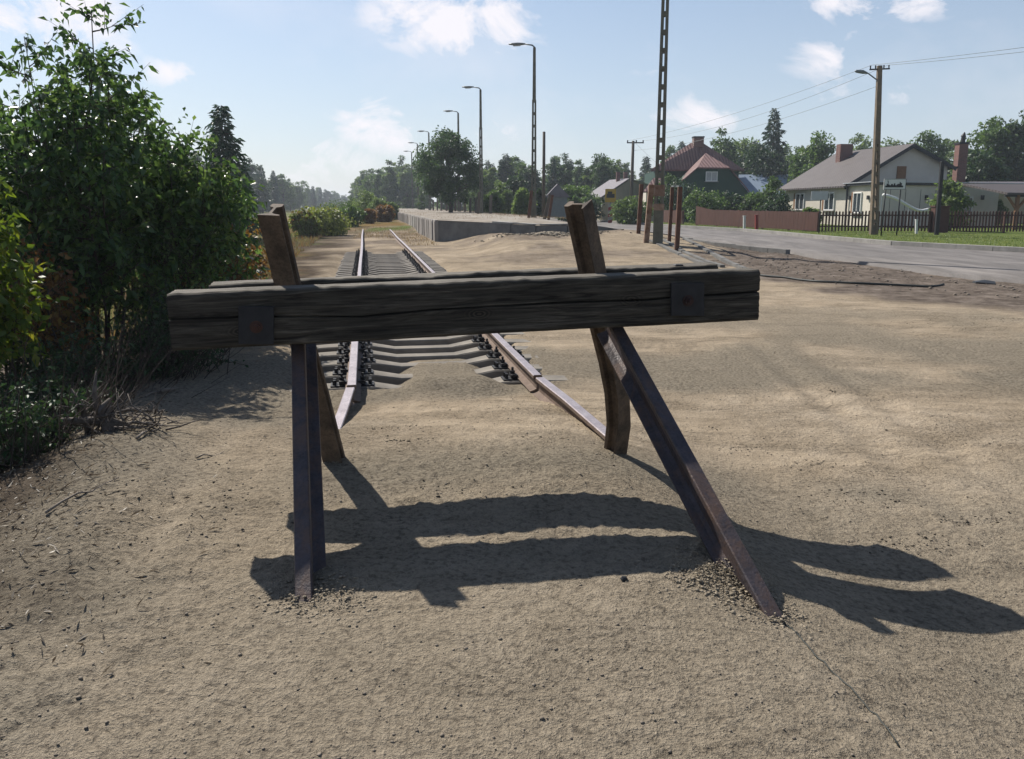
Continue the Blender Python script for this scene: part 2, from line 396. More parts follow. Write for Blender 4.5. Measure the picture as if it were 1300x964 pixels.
def asphalt():
    m, nt, b, _ = mat('asphalt'); co = nt.nodes.new('ShaderNodeNewGeometry').outputs['Position']
    n = noise(nt, co, .7, 7, .65); f = noise(nt, co, 60, 2, .5)
    n = noise(nt, mapping(nt, co, (1.6, .35, 1), (0, 0, .12)), .8, 9, .7, .6)
    r = ramp(nt, [(.3, (.085, .078, .073)), (.46, (.135, .124, .117)), (.6, (.185, .17, .16)), (.75, (.24, .22, .2))]); nt.links.new(n.outputs[0], r.inputs[0])
    g = ramp(nt, [(.3, .8), (.7, 1.1)]); nt.links.new(f.outputs[0], g.inputs[0])
    nt.links.new(mixc(nt, .8, r.outputs[0], g.outputs[0], 'MULTIPLY'), b.inputs['Base Color']); b.inputs['Roughness'].default_value = .85
    b.inputs['Specular IOR Level'].default_value = .2
    nt.links.new(bump(nt, f.outputs[0], .4, .01), b.inputs['Normal']); return m
M['asphalt'] = asphalt()
def platmat():
    m, nt, b, _ = mat('platform_top'); co = nt.nodes.new('ShaderNodeNewGeometry').outputs['Position']
    n = noise(nt, mapping(nt, co, (1, .35, 1)), .8, 7, .7)
    r = ramp(nt, [(.3, (.11, .085, .06)), (.48, (.20, .165, .125)), (.6, (.25, .225, .19)), (.75, (.18, .17, .10))]); nt.links.new(n.outputs[0], r.inputs[0])
    nt.links.new(r.outputs[0], b.inputs['Base Color']); b.inputs['Roughness'].default_value = .95
    nt.links.new(bump(nt, noise(nt, co, 9, 6, .7).outputs[0], .6, .04), b.inputs['Normal']); return m
M['platform_top'] = platmat()
def slabmat():
    m, nt, b, _ = mat('edge_slab'); co = coords(nt)
    n = noise(nt, mapping(nt, co, (1.2, 1.2, .25)), 2.2, 7, .65)
    r = ramp(nt, [(.3, (.13, .115, .10)), (.52, (.27, .245, .22)), (.75, (.40, .37, .34))]); nt.links.new(n.outputs[0], r.inputs[0])
    nt.links.new(r.outputs[0], b.inputs['Base Color']); b.inputs['Roughness'].default_value = .92
    nt.links.new(bump(nt, noise(nt, co, 14, 6, .7).outputs[0], .6, .02), b.inputs['Normal']); return m
M['slab'] = slabmat()
def sleepwood():
    m, nt, b, _ = mat('weathered_beam'); co = coords(nt)
    v = mapping(nt, co, (.9, 14, 14)); w = noise(nt, v, 3.2, 8, .68, 1.2)
    v2 = mapping(nt, co, (1.5, 45, 45)); w2 = noise(nt, v2, 2.5, 6, .7, .4)
    big = noise(nt, co, 3, 4, .6)
    r = ramp(nt, [(.34, (.016, .013, .011)), (.48, (.050, .044, .034)), (.56, (.072, .063, .050)), (.70, (.14, .122, .097))]); nt.links.new(w.outputs[0], r.inputs[0])
    g = ramp(nt, [(.34, .35), (.5, 1.0), (.75, 1.25)]); nt.links.new(w2.outputs[0], g.inputs[0])
    c = mixc(nt, .85, r.outputs[0], g.outputs[0], 'MULTIPLY')
    for kx, kz in ((1.31, .095), (2.02, .125), (.28, .07)):
        vm = nt.nodes.new('ShaderNodeVectorMath'); vm.operation = 'SUBTRACT'; nt.links.new(co, vm.inputs[0]); vm.inputs[1].default_value = (kx, 0, kz)
        vl_ = nt.nodes.new('ShaderNodeVectorMath'); vl_.operation = 'LENGTH'; nt.links.new(mapping(nt, vm.outputs[0], (.75, 0, 1.5)), vl_.inputs[0])
        rad = math_(nt, 'ADD', vl_.outputs['Value'], math_(nt, 'MULTIPLY', math_(nt, 'SUBTRACT', w2.outputs[0], .5), .02))
        fk = math_(nt, 'SUBTRACT', 1.35, math_(nt, 'MULTIPLY', rad, 24), True)
        rg_ = ramp(nt, [(.2, (.012, .010, .008)), (.6, (.05, .042, .032)), (.8, (.085, .07, .052))])
        nt.links.new(math_(nt, 'ADD', math_(nt, 'MULTIPLY', math_(nt, 'SINE', math_(nt, 'MULTIPLY', rad, 420)), .35), .45), rg_.inputs[0])
        c = mixc(nt, math_(nt, 'MULTIPLY', fk, .8), c, rg_.outputs[0])
    gn = nt.nodes.new('ShaderNodeNewGeometry'); sx = nt.nodes.new('ShaderNodeSeparateXYZ')
    # upper side of the timber mixed to a paler grey-brown
    at_ = nt.nodes.new('ShaderNodeAttribute'); at_.attribute_name = 'pale_top'
    pale = ramp(nt, [(.3, (.07, .062, .05)), (.7, (.20, .18, .15))]); nt.links.new(w2.outputs[0], pale.inputs[0])
    c = mixc(nt, at_.outputs['Fac'], c, pale.outputs[0])
    g3 = ramp(nt, [(.3, .75), (.7, 1.2)]); nt.links.new(big.outputs[0], g3.inputs[0])
    c = mixc(nt, .8, c, g3.outputs[0], 'MULTIPLY')
    nt.links.new(c, b.inputs['Base Color']); b.inputs['Roughness'].default_value = .85; b.inputs['Specular IOR Level'].default_value = .25
    h = math_(nt, 'ADD', math_(nt, 'MULTIPLY', w.outputs[0], .7), math_(nt, 'MULTIPLY', w2.outputs[0], .5))
    nt.links.new(bump(nt, h, 1.0, .013), b.inputs['Normal']); return m
M['beam'] = sleepwood()
def railmat(name, c1, c2, rough, metal=.0, spec=.4, rustmix=0):
    m, nt, b, _ = mat(name); co = coords(nt)
    n = noise(nt, co, 9, 7, .7); f = noise(nt, co, 90, 3, .6)
    r = ramp(nt, [(.32, c1), (.68, c2)]); nt.links.new(n.outputs[0], r.inputs[0])
    g = ramp(nt, [(.35, .6), (.5, 1), (.8, 1.15)]); nt.links.new(f.outputs[0], g.inputs[0])
    cc = mixc(nt, .7, r.outputs[0], g.outputs[0], 'MULTIPLY')
    if rustmix:
        rs = ramp(nt, [(.48, 0.0), (.62, 1.0)]); nt.links.new(noise(nt, mapping(nt, co, (1, 1, .6)), 5.5, 9, .75, .6).outputs[0], rs.inputs[0])
        cc = mixc(nt, math_(nt, 'MULTIPLY', rs.outputs[0], rustmix), cc, (.12, .07, .045))
    nt.links.new(cc, b.inputs['Base Color'])
    b.inputs['Roughness'].default_value = rough; b.inputs['Metallic'].default_value = metal; b.inputs['Specular IOR Level'].default_value = spec
    nt.links.new(bump(nt, math_(nt, 'ADD', f.outputs[0], math_(nt, 'MULTIPLY', n.outputs[0], 1.5)), .5, .004), b.inputs['Normal']); return m
M['rail_leg'] = railmat('rail_leg', (.035, .030, .034), (.085, .070, .075), .5, .2, rustmix=.65)
M['rail_rear'] = railmat('rail_rear', (.035, .025, .018), (.14, .098, .065), .8)
M['rail_side'] = railmat('rail_side', (.10, .065, .045), (.17, .12, .09), .85)
M['rail_head'] = railmat('rail_head', (.30, .25, .25), (.46, .40, .40), .38, .55, .5)

# ------------------------------------------------------------------ foliage helpers
rng = np.random.default_rng(3)
def leaf_arrays(P, D, L, Wd, rg, droop=.25, fold=.25):
    """P base points, D unit directions, L lengths, Wd widths -> folded pointed leaves of 2 triangles"""
    n = len(P)
    R = rg.normal(size=(n, 3)); X = np.cross(D, R); X /= np.linalg.norm(X, axis=1)[:, None]+1e-9
    Nn = np.cross(X, D)
    tip = P+D*L[:, None]+np.array([0, 0, -1])*(L*droop)[:, None]
    mid = P+D*(L*.42)[:, None]
    l = mid+X*(Wd/2)[:, None]+Nn*(Wd*fold)[:, None]; r = mid-X*(Wd/2)[:, None]+Nn*(Wd*fold)[:, None]
    V = np.stack([P, l, tip, r], 1).reshape(-1, 3)
    b = np.arange(n)[:, None]*4
    Fc = np.concatenate([b+np.array([0, 1, 2]), b+np.array([0, 2, 3])], 1).reshape(-1, 3)
    return V, Fc
def unit(v): return v/(np.linalg.norm(v, axis=-1, keepdims=True)+1e-9)
def clump_crown(rg, h, r, nclump, nleaf, lsize, zc=.6, zr=.42, shape=1.0, lump=.30, lw=.6, fill=.45):
    """leaf positions in lumpy clumps spread over an uneven crown"""
    c = unit(rg.normal(size=(nclump, 3)))*(rg.uniform(.25, 1, (nclump, 1))**fill)
    c[:, 0] *= r; c[:, 1] *= r; c[:, 2] = c[:, 2]*h*zr+h*zc
    k = 1-shape*np.clip((c[:, 2]-h*zc)/(h*zr), 0, 1)*.35
    c[:, 0] *= k; c[:, 1] *= k
    cr = r*lump*rg.uniform(.6, 1.3, nclump)
    idx = rg.integers(0, nclump, nleaf)
    d = unit(rg.normal(size=(nleaf, 3)))*(rg.uniform(0, 1, (nleaf, 1))**.5)
    P = c[idx]+d*cr[idx][:, None]*np.array([1, 1, .75])
    D = unit(d+rg.normal(size=(nleaf, 3))*.7+np.array([0, 0, -.1]))
    L = lsize*rg.uniform(.6, 1.3, nleaf)
    return c, P, D, L
def limb_mesh(rg, h, c, trunk_r, zc, zr, nl=14):
    mb = MB()
    top = h*(zc+zr*.55)
    wob = rg.normal(size=(6, 2))*h*.012
    pts = [(wob[i][0]*i/2, wob[i][1]*i/2, top*i/5 - (.15 if i == 0 else 0)) for i in range(6)]
    mb.tube(pts, [trunk_r*(1-.16*i) for i in range(6)], 7)
    for i in rg.choice(len(c), min(nl, len(c)), replace=False):
        e = c[i]; z0 = max(h*.15, min(e[2]*.65, top*.9)); k = z0/top*5
        a = Vector(pts[int(k)]); a.z = z0
        m = a.lerp(Vector(e), .5)+Vector((0, 0, h*.02))
        mb.tube([a, m, e], [trunk_r*.42, trunk_r*.28, trunk_r*.1], 5)
    return mb
def make_tree(name, label, cat, loc, h, r, seed, leafm, group=None, nclump=45, nleaf=2600, lsize=.35, zc=.58, zr=.42, trunk_r=None, lump=.30, lw=.6, shape=1.0, barkm='bark', crown='crown', trunk='trunk', droop=.2, fill=.45):
    rg = np.random.default_rng(seed)
    root = empty(name, loc, label, cat, group)
    c, P, D, L = clump_crown(rg, h, r, nclump, nleaf, lsize, zc, zr, shape, lump, lw, fill)
    V, Fc = leaf_arrays(P, D, L, L*lw, rg, droop)
    npmesh(crown, V, Fc, M[leafm], root)
    limb_mesh(rg, h, c, trunk_r or h*.018, zc, zr).build(trunk, M[barkm], root, True)
    return root
def make_spruce(name, label, cat, loc, h, r, seed, group=None, nleaf=5200, lsize=.3, skirt=.06):
    rg = np.random.default_rng(seed); root = empty(name, loc, label, cat, group)
    Ps = []; Ds = []; mb = MB(); mb.tube([(0, 0, -.2), (0, 0, h*.5), (0, 0, h*.98)], [h*.018, h*.011, .02], 7)
    nb = 120
    for i in range(nb):
        z = h*(skirt+(1-skirt)*(i+rg.uniform(0, .8))/nb); f = 1-z/h
        l = r*(f**.8)*rg.uniform(.65, 1.1)+.12; an = i*2.4+rg.uniform(-.3, .3)
        dx, dy = cos(an), sin(an)
        tip = Vector((dx*l, dy*l, z-l*.22+.10*l)); a = Vector((0, 0, z))
        md = a.lerp(tip, .55)+Vector((0, 0, -l*.08))
        if i % 2 == 0: mb.tube([a, md, tip], [.035, .02, .008], 4)
        k = max(6, int(nleaf/nb*(l/r)*1.7))
        u = rg.uniform(.1, 1, k)
        base = np.array(a)[None]*(1-u)[:, None]+np.array(tip)[None]*u[:, None]
        side = np.array([-dy, dx, 0])[None]*rg.normal(size=(k, 1))*l*.17*(1.1-u)[:, None]
        P = base+side+rg.normal(size=(k, 3))*[.05, .05, .06]; P[:, 2] -= abs(rg.normal(size=k))*.10
        D = unit(np.array([dx, dy, -.35])[None]+rg.normal(size=(k, 3))*.45)
        Ps.append(P); Ds.append(D)
    P = np.concatenate(Ps); D = np.concatenate(Ds); L = lsize*rg.uniform(.6, 1.3, len(P))
    V, Fc = leaf_arrays(P, D, L, L*.35, rg, .2)
    npmesh('crown', V, Fc, M['needle'], root); mb.build('trunk', M['bark'], root, True)
    return root
def make_shrub(name, label, cat, loc, h, r, seed, leafm, nstem=12, nbr=13, ntw=5, nlf=9, ll=.085, spread=.5, lean=(0, 0), lowcut=.22, group=None, twiglen=.32, stem_r=.016, prof=.42, bare=0):
    """many-stemmed shrub: stems > branches > twigs, leaves set along the twigs"""
    rg = np.random.default_rng(seed); root = empty(name, loc, label, cat, group); mb = MB()
    LP = []; LD = []
    for i in range(nstem):
        an = rg.uniform(0, 2*pi); q = sqrt((i+.5)/nstem)
        hh = h*(1-prof*q**1.5)*rg.uniform(.88, 1.03)
        ex = cos(an)*r*q*.8+lean[0]*hh; ey = sin(an)*r*q*.8+lean[1]*hh
        b0 = np.array([cos(an)*r*q*.22, sin(an)*r*q*.22, -.12]); pts = []
        bend = rg.normal(size=2)*.08
        for k in range(9):
            u = k/8
            pts.append(np.array([b0[0]+(ex-b0[0])*u**1.25+bend[0]*sin(u*5), b0[1]+(ey-b0[1])*u**1.25+bend[1]*sin(u*4+1), b0[2]+(hh+.12)*u]))
        sr = stem_r*rg.uniform(.7, 1.2)
        mb.tube(pts, [sr*(1-.095*k) for k in range(9)], 6)
        for b in range(nbr):
            u = lowcut+(1-lowcut)*(b+rg.uniform(0, 1))/nbr; k = min(7, int(u*8)); f = u*8-k
            p = pts[k]*(1-f)+pts[k+1]*f
            az = b*2.4+rg.uniform(-.5, .5); bl = r*rg.uniform(.35, .62)*(1.15-u*.75)
            d = np.array([cos(az), sin(az), rg.uniform(.15, .9)]); d /= np.linalg.norm(d)
            e = p+d*bl; m = (p+e)/2+np.array([0, 0, -.02]); e2 = e+np.array([0, 0, -bl*.10])
            mb.tube([p, m, e2], [sr*.4, sr*.28, .0022], 4, False)
            for t in range(ntw):
                v = rg.uniform(.25, 1); q0 = p*(1-v)+e2*v
                td = unit(d*.8+rg.normal(size=3)*.65+np.array([0, 0, .15])); tl = twiglen*rg.uniform(.5, 1.15)
                q1 = q0+td*tl
                if t % 2 == 0: mb.tube([q0, q1], [.0035, .0012], 3, False)
                uu = (np.arange(nlf)+rg.uniform(0, 1, nlf))/nlf
                LP.append(q0[None]+td[None]*tl*uu[:, None]+rg.normal(size=(nlf, 3))*.008)
                LD.append(unit(td[None]*.55+rg.normal(size=(nlf, 3))*.75+np.array([0, 0, -.25])))
    for i in range(bare):
        an = rg.uniform(0, 2*pi); rr = r*rg.uniform(.2, 1.0); hh = rg.uniform(.4, .95)
        p0 = np.array([cos(an)*rr, sin(an)*rr, -.1]); p1 = p0+np.array([rg.normal()*.25+.18, rg.normal()*.25, hh*rg.uniform(.5, 1)])
        mb.tube([p0, (p0+p1)/2+rg.normal(size=3)*.03, p1], [.0045, .0035, .001], 4, False)
    P = np.concatenate(LP); D = np.concatenate(LD); L = ll*rg.uniform(.55, 1.25, len(P))
    V, Fc = leaf_arrays(P, D, L, L*rg.uniform(.42, .62, len(P)), rg, .3, .2)
    npmesh('foliage', V, Fc, M[leafm], root); mb.build('stems', M['stem'], root, True)
    return root
def blades(name, P, hgt, wid, m, rg, label, cat, lean=.35):
    """grass blades: one thin triangle pair each"""
    n = len(P); an = rg.uniform(0, 2*pi, n); D = np.stack([np.cos(an)*lean, np.sin(an)*lean, np.ones(n)], 1)*rg.uniform(.4, 1.2, (n, 1))
    D = D*hgt
    X = np.stack([-np.sin(an), np.cos(an), np.zeros(n)], 1)*wid
    mid = P+D*.5; tip = P+D*[1.5, 1.5, .95]
    V = np.stack([P-X/2, P+X/2, mid+X*.35, mid-X*.35, tip], 1).reshape(-1, 3)
    b = np.arange(n)[:, None]*5
    Fc = np.concatenate([b+[0, 1, 2], b+[0, 2, 3], b+[3, 2, 4]], 1).reshape(-1, 3)
    o = npmesh(name, V, Fc, m); return tag(o, label, cat, kind='stuff')

# ================================================================== GROUND
def axis(lo, hi, c, d0, grow, flat):
    """coordinates growing away from c"""
    out = [c]; p = c
    while p < hi:
        e = max(0, abs(p-c)-flat); p += d0*(1+grow*e); out.append(p)
    q = []; p = c
    while p > lo:
        e = max(0, abs(p-c)-flat); p -= d0*(1+grow*e); q.append(p)
    return np.array(q[::-1]+out)
xs = axis(-600, 700, 0.2, .022, 2.2, 2.0)
ys = axis(-40, 950, 2.6, .022, 1.7, 1.2)
X, Y = np.meshgrid(xs, ys); Z = ground_z(X, Y)
nx, ny = len(xs), len(ys)
V = np.stack([X.ravel(), Y.ravel(), Z.ravel()], 1)
I = (np.arange(ny-1)[:, None]*nx+np.arange(nx-1)[None]).ravel()
Fc = np.stack([I, I+1, I+1+nx, I+nx], 1)
ground = npmesh('ground', V, Fc, M['sand'], None, True); tag(ground, kind='structure')
xf = X.ravel(); yf = Y.ravel(); sf = xf*N[0]+yf*N[1]; tf = xf*T[0]+yf*T[1]
rlx = road_l(yf); rrx = road_r(yf)
nz = fbm(xf*.8, yf*.8, 51, 4); nz2 = fbm(xf*.15, yf*.15, 55, 4)
dirt = S(xf-np.interp(yf, [6, 8, 10.8, 12, 16, 20, 26, 32], [12, 9, 7.0, 6.5, 4.6, 4.9, 5.8, 6.2])+nz*1.6, -.2, .6)*(1-S(xf-rlx, 0, .4))*(1-S(yf, 29, 34))
dirt = np.maximum(dirt, .85*S(-(sf+1.6+.08*(tf-3.5))+nz*.5, 0, .5)*(1-S(tf, 10, 16)))
grass = S(xf-rrx+nz*.3, .25, .6)*(yf > 5)*(xf > 0)
fld = S(-(sf+1.7)+nz*2, 0, 2)*S(tf, 11, 15)
fld = np.maximum(fld, S(tf+nz*5, 42, 48)*(sf < 2.7))
fld = np.maximum(fld, S(sf-9.6, 0, 1)*S(tf, 31, 34)*(xf < rlx))
far = S(np.hypot(xf, yf), 90, 120)
grass = np.maximum(grass, far*.7); grass = np.maximum(grass, fld*S(nz2+nz*.4, -.05, .2))
dry = np.clip(fld*(1-S(nz2+nz*.4, -.1, .1)), 0, 1)*(1-grass)
sdirt = S(-(sf+.9)+nz*1.5, 0, 1.0)*S(tf, 9, 14)*(tf < 60)*(.6+.9*S(nz, -.15, .12))
dirt = np.maximum(dirt, sdirt)
dirt = np.maximum(dirt, .75*S(nz, -.2, .15)*(1-S(np.abs(sf-.6), 1.9, 2.6))*S(tf, 24, 28))
dirt = np.maximum(dirt, .6*S(nz+.3*nz2, .02, .25)*S(tf, 17, 22)*S(sf, 2, 3.5)*(1-S(sf, 9, 11))*(tf < 34))
crust = np.clip(S(fbm(xf*.55, yf*.55, 61, 4), -.05, .3)*(1-S(tf, 6, 16))*.8, 0, 1)
crust = np.maximum(crust, .85*np.exp(-((tf-3.9)/.5)**2)*S(sf, -1, 0)*(1-S(sf, 1.8, 2.6)))
crust = np.maximum(crust, .9*S(-sf+nz*.8, .0, 1.6)*(1-S(tf, 6, 10)))
crust = np.maximum(crust, .55*(1-S(tf+nz*1.5, 2.6, 4.6)))
soil_shade = .8*S(-(sf+1.35+.17*(tf-3.5))+nz*.7, -.1, .5)*(1-S(tf, 9, 12))  # left bank: litter plus the shrubs' shade, painted as dark ground
soil_shade = np.maximum(soil_shade, S(-(sf+.45)+nz*.8, 0, .9)*S(tf, 9, 13)*(1-S(tf, 50, 58))*(.35+.65*S(nz+.4*nz2, -.45, .05))*.9)  # left of the track: brown soil only
for nm, arr in (('soil_shade', soil_shade), ('dirt', dirt), ('grass', grass), ('dry', dry), ('crust', crust)):
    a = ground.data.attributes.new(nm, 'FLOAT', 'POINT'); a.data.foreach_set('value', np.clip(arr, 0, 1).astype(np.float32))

# ================================================================== ROAD
def resample(P, n):
    P = [Vector((p[0], p[1])) for p in P]; L = [0]
    for a, b in zip(P, P[1:]): L.append(L[-1]+(b-a).length)
    out = []
    for i in range(n):
        d = L[-1]*i/(n-1); k = max(j for j in range(len(L)) if L[j] <= d+1e-9); k = min(k, len(P)-2)
        out.append(P[k].lerp(P[k+1], (d-L[k])/(L[k+1]-L[k])))
    return out
ysr = np.linspace(8, 131, 260); n = len(ysr)
lj = .10*fbm(ysr*.9, ysr*0, 71, 4)*(ysr < 31)
Vr = []
for i, y in enumerate(ysr):
    a = float(road_l(y))+float(lj[i]); b = float(road_r(y))
    Vr.append((a-.10, y, ROADZ-.22))
    for k in range(7): Vr.append((a+(b-a)*k/6, y, ROADZ+.03*sin(pi*k/6)))
Fr = [(i*8+k, i*8+k+1, (i+1)*8+k+1, (i+1)*8+k) for i in range(n-1) for k in range(7)]
tag(npmesh('road', Vr, Fr, M['asphalt'], None, True), kind='structure')
def strip_block(name, pts, w, h, m, z, lbl, cat, side=1, group=None, gap=.012, seg=1.0, jit=0.0):
    """row of kerb blocks along a line, one mesh (joints are surface pattern)"""
    mb = MB(); L = 0; rr = random.Random(5)
    for a, b in zip(pts, pts[1:]):
        a = Vector((a[0], a[1], a[2] if len(a) > 2 else z)); b = Vector((b[0], b[1], b[2] if len(b) > 2 else z))
        d = (b-a); k = max(1, int(round(d.length/seg)))
        for i in range(k):
            p = a+d*(i/k); q = a+d*((i+1)/k)-d.normalized()*gap
            jj = Vector((rr.uniform(-jit, jit), rr.uniform(-jit, jit), rr.uniform(-jit, jit)))
            mb.bar(p+jj, q+jj, w, h)
    o = mb.build(name, m, None); return tag(o, lbl, cat, group)
kp = resample([p for p in RR if p[1] <= 90 and p[1] > 12], 70)
strip_block('kerb', [(p.x+.10, p.y, ROADZ+.045) for p in kp], .28, .20, M['concrete'], 0, 'long pale concrete kerb between the road and the grass verge', 'kerb', seg=1.0)
kl = [at(811, 296.2, 31), at(840, 300.5, 31), at(868, 305.2, 31), at(910, 312.3, 27.5), at(955, 317.2, 25.5), at(1000, 321.5, 23.8)]
strip_block('kerb', [tuple(p) for p in kl], .16, .22, M['concrete_dark'], 0, 'low dark kerb on the near side of the road, right of the tall lattice pole', 'kerb', seg=1.0, jit=.012)
# concrete edging lines from the pole base
e1 = [on(826, 309, .28), on(850, 317, .20), on(880, 327, .12), on(905, 336, .06)]
e2 = [on(842, 309, .27), on(868, 319, .18), on(893, 327, .12), on(918, 335.5, .07)]
e3 = [on(868, 312, .18), on(900, 322, .12), on(930, 333, .06), on(955, 345, .03)]
for i, (e, lb) in enumerate(((e1, 'nearest of the concrete edging strips running from the tall lattice pole'), (e2, 'middle concrete edging strip running from the tall lattice pole'), (e3, 'concrete edging strip nearest the road, beside the tall lattice pole'))):
    strip_block('edging_strip', [(p.x, p.y, gz(p.x, p.y)-.02) for p in e], .12, .16, M['concrete_dark'], 0, lb, 'edging', group='concrete edging strips', seg=1.0, jit=.01)

# ================================================================== PLATFORM
pf = [W(2.9, 33.0, .87)] + [at(588, 281.3, 32), at(621, 282.9, 31), at(650, 284.8, 30.2), at(681, 286.6, 29.5), at(721, 286.0, 29), at(753, 286.2, 29), at(790, 291.9, 30), at(811, 294.9, 31)]
plat = empty('station_platform', W(2.9, 33, 0), 'long low concrete station platform beside the railway track', 'platform')
def loc(p): return Vector(p)-plat.location
back = [W(9.7, 34, .60), W(9.6, 45, .86), W(9.6, 60, .88), W(9.6, 130, .88)]
leftb = [W(2.9, 130, .88), W(2.9, 60, .87)]
mb = MB()
# top as strips between front/left and back lines
ptsL = [W(2.9, 33, .87), W(2.9, 36, .87), W(2.9, 42, .87), W(2.9, 60, .87), W(2.9, 90, .88), W(2.9, 130, .88)]
mid = [pf[3]]+[W(4.3, 36, .85), W(4.4, 42, .87), W(4.5, 60, .88), W(4.5, 90, .88), W(4.5, 130, .88)]
m2 = [pf[6]]+[W(7.4, 36, .81), W(7.3, 42, .86), W(7.3, 60, .88), W(7.3, 90, .88), W(7.3, 130, .88)]
rb = [pf[8]]+[W(9.8, 37, .62), W(9.7, 45, .84), W(9.6, 60, .88), W(9.6, 90, .88), W(9.6, 130, .88)]
up = Vector((0, 0, .003))
allv = []
for rowp in (ptsL, mid, m2, rb): allv += [loc(p)+up for p in rowp]
fs = []
for r_ in range(3):
    for i in range(5):
        a = r_*6+i; fs.append((a, a+6, a+7, a+1))
b0 = len(allv); allv += [loc(p)+up for p in (pf[1], pf[2], pf[4], pf[5], pf[7])]
fs += [(0, b0, b0+1, 6), (6, b0+2, b0+3, 12), (12, b0+4, 18)]
mb.add(allv, fs); mb.build('surface', M['platform_top'], plat)
# track-side wall of upright slabs
mb = MB(); t0 = 33.0; rr = random.Random(2)
while t0 < 84:
    w = .98; o = rr.uniform(-.02, .02)
    hgt = .87+rr.uniform(-.015, .01)
    zb = -.25 + .0*t0
    p = loc(W(2.86+o, t0+w/2, 0))
    R = Matrix.Rotation(A, 3, 'Z')
    mb.box((p.x, p.y, (zb+hgt)/2), (.14, w, hgt-zb), R)
    if rr.random() < .8: mb.box(tuple(loc(W(2.79+o, t0+.06, 0)).xy)+((zb+hgt)/2-.03,), (.05, .07, hgt-zb-.05), R)
    t0 += w+.02
mb.build('side_wall', M['slab'], plat)
# end wall slabs
mb = MB()
for a, b in zip(pf, pf[1:]):
    d = (b-a); L = d.xy.length; k = max(1, int(round(L/1.35)))
    for i in range(k):
        p = a.lerp(b, i/k); q = a.lerp(b, (i+1)/k-.03)
        o = rr.uniform(-.05, .05)
        nrm = Vector((d.y, -d.x, 0)).normalized()
        tz = Vector((0, 0, rr.uniform(-.03, .012)))
        poly = [loc(p+tz)+nrm*o, loc(q+tz)+nrm*o, loc(Vector((q.x, q.y, -.15)))+nrm*o, loc(Vector((p.x, p.y, -.15)))+nrm*o]
        mb.prism(poly, (0, 0, 0), -nrm*.14)
mb.build('end_wall', M['concrete_dark'], plat)
mb = MB()
for a, b in zip(pf[2:6], pf[3:7]):
    p = a.lerp(b, .1); q = a.lerp(b, .9); nrm = Vector(((b-a).y, -(b-a).x, 0)).normalized()
    mb.bar(loc(p)+Vector((0, 0, .03))-nrm*.30, loc(q)+Vector((0, 0, .03))-nrm*.25, .5, .05)
mb.build('edge_slab', M['concrete'], plat)

# ================================================================== RAILWAY TRACK
PROF = [(-.0625, 0), (-.0625, .008), (-.028, .018), (-.0095, .028), (-.008, .06), (-.008, .095), (-.033, .106), (-.035, .112), (-.035, .134), (-.030, .140), (.030, .140), (.035, .134), (.035, .112), (.033, .106), (.008, .095), (.008, .06), (.0095, .028), (.028, .018), (.0625, .008), (.0625, 0)]
def rail_mesh(name, path, head, mat1, parent, mat_head=None, scale=1.0, base_origin=True):
    """sweep the flat-bottomed rail section; head = direction the running head points to (fn of index or vector)"""
    path = [Vector(p) for p in path]; m = len(path); n = len(PROF); vs = []; fs = []
    for i, p in enumerate(path):
        t = (path[min(i+1, m-1)]-path[max(i-1, 0)]).normalized()
        h = Vector(head(i/(m-1)) if callable(head) else head); h = (h-t*h.dot(t)).normalized(); x = t.cross(h)
        for a, b in PROF: vs.append(p+x*a*scale+h*b*scale)
    for i in range(m-1):
        for k in range(n):
            k2 = (k+1) % n; fs.append((i*n+k, i*n+k2, (i+1)*n+k2, (i+1)*n+k))
    fs.append(tuple(range(n))[::-1]); fs.append(tuple((m-1)*n+k for k in range(n)))
    me = bpy.data.meshes.new(name); me.from_pydata([tuple(v) for v in vs], [], fs)
    bm = bmesh.new(); bm.from_mesh(me); bmesh.ops.recalc_face_normals(bm, faces=bm.faces); bm.to_mesh(me); bm.free()
    o = link(name, me, mat1, parent)
    if mat_head is not None:
        me.materials.append(mat_head)
        # running surface worn bright: faces 8-10 of the section
        for i in range(m-1):
            for k in (8, 9, 10): me.polygons[i*n+k].material_index = 1
    return o
track = empty('railway_track', W(.59, 7, 0), 'rusty railway track on concrete sleepers running to the horizon, end buried in sand', 'railway track', rz=0)
tl = track.location
RB = .012   # rail foot level
def trackpath(s0, t0, t1, k=2):
    out = []
    for i in range(k):
        t = t0+(t1-t0)*i/(k-1); ww = .010*sin(t*.3+s0)*min(1, max(0, (t-12)/10)); out.append(W(s0+ww, t, RB+.006*sin(t*.5))-tl)
    return out
rl_ = rail_mesh('rail', trackpath(-.14, 6.02, 47.5, 60), (0, 0, 1), M['rail_side'], track, M['rail_head'])
rr_ = rail_mesh('rail', trackpath(1.325, 6.12, 45.0, 60), (0, 0, 1), M['rail_side'], track, M['rail_head'])
tag(rl_, 'left rail of the track'); tag(rr_, 'right rail of the track')
# short end rails sinking into the sand past the joint
r1 = rail_mesh('rail', [W(-.15, 5.98, RB-.008)-tl, W(-.19, 5.3, RB-.012)-tl, W(-.25, 4.55, RB-.03)-tl], (0, 0, 1), M['rail_side'], track, M['rail_head'])
r2 = rail_mesh('rail', [W(1.335, 6.08, RB-.010)-tl, W(1.37, 5.3, RB-.002)-tl, W(1.40, 4.4, RB-.005)-tl], (0, 0, 1), M['rail_side'], track, M['rail_head'])
tag(r1, 'short left rail end bending and vanishing into the sand'); tag(r2, 'short right rail end leading to the buffer stop leg')
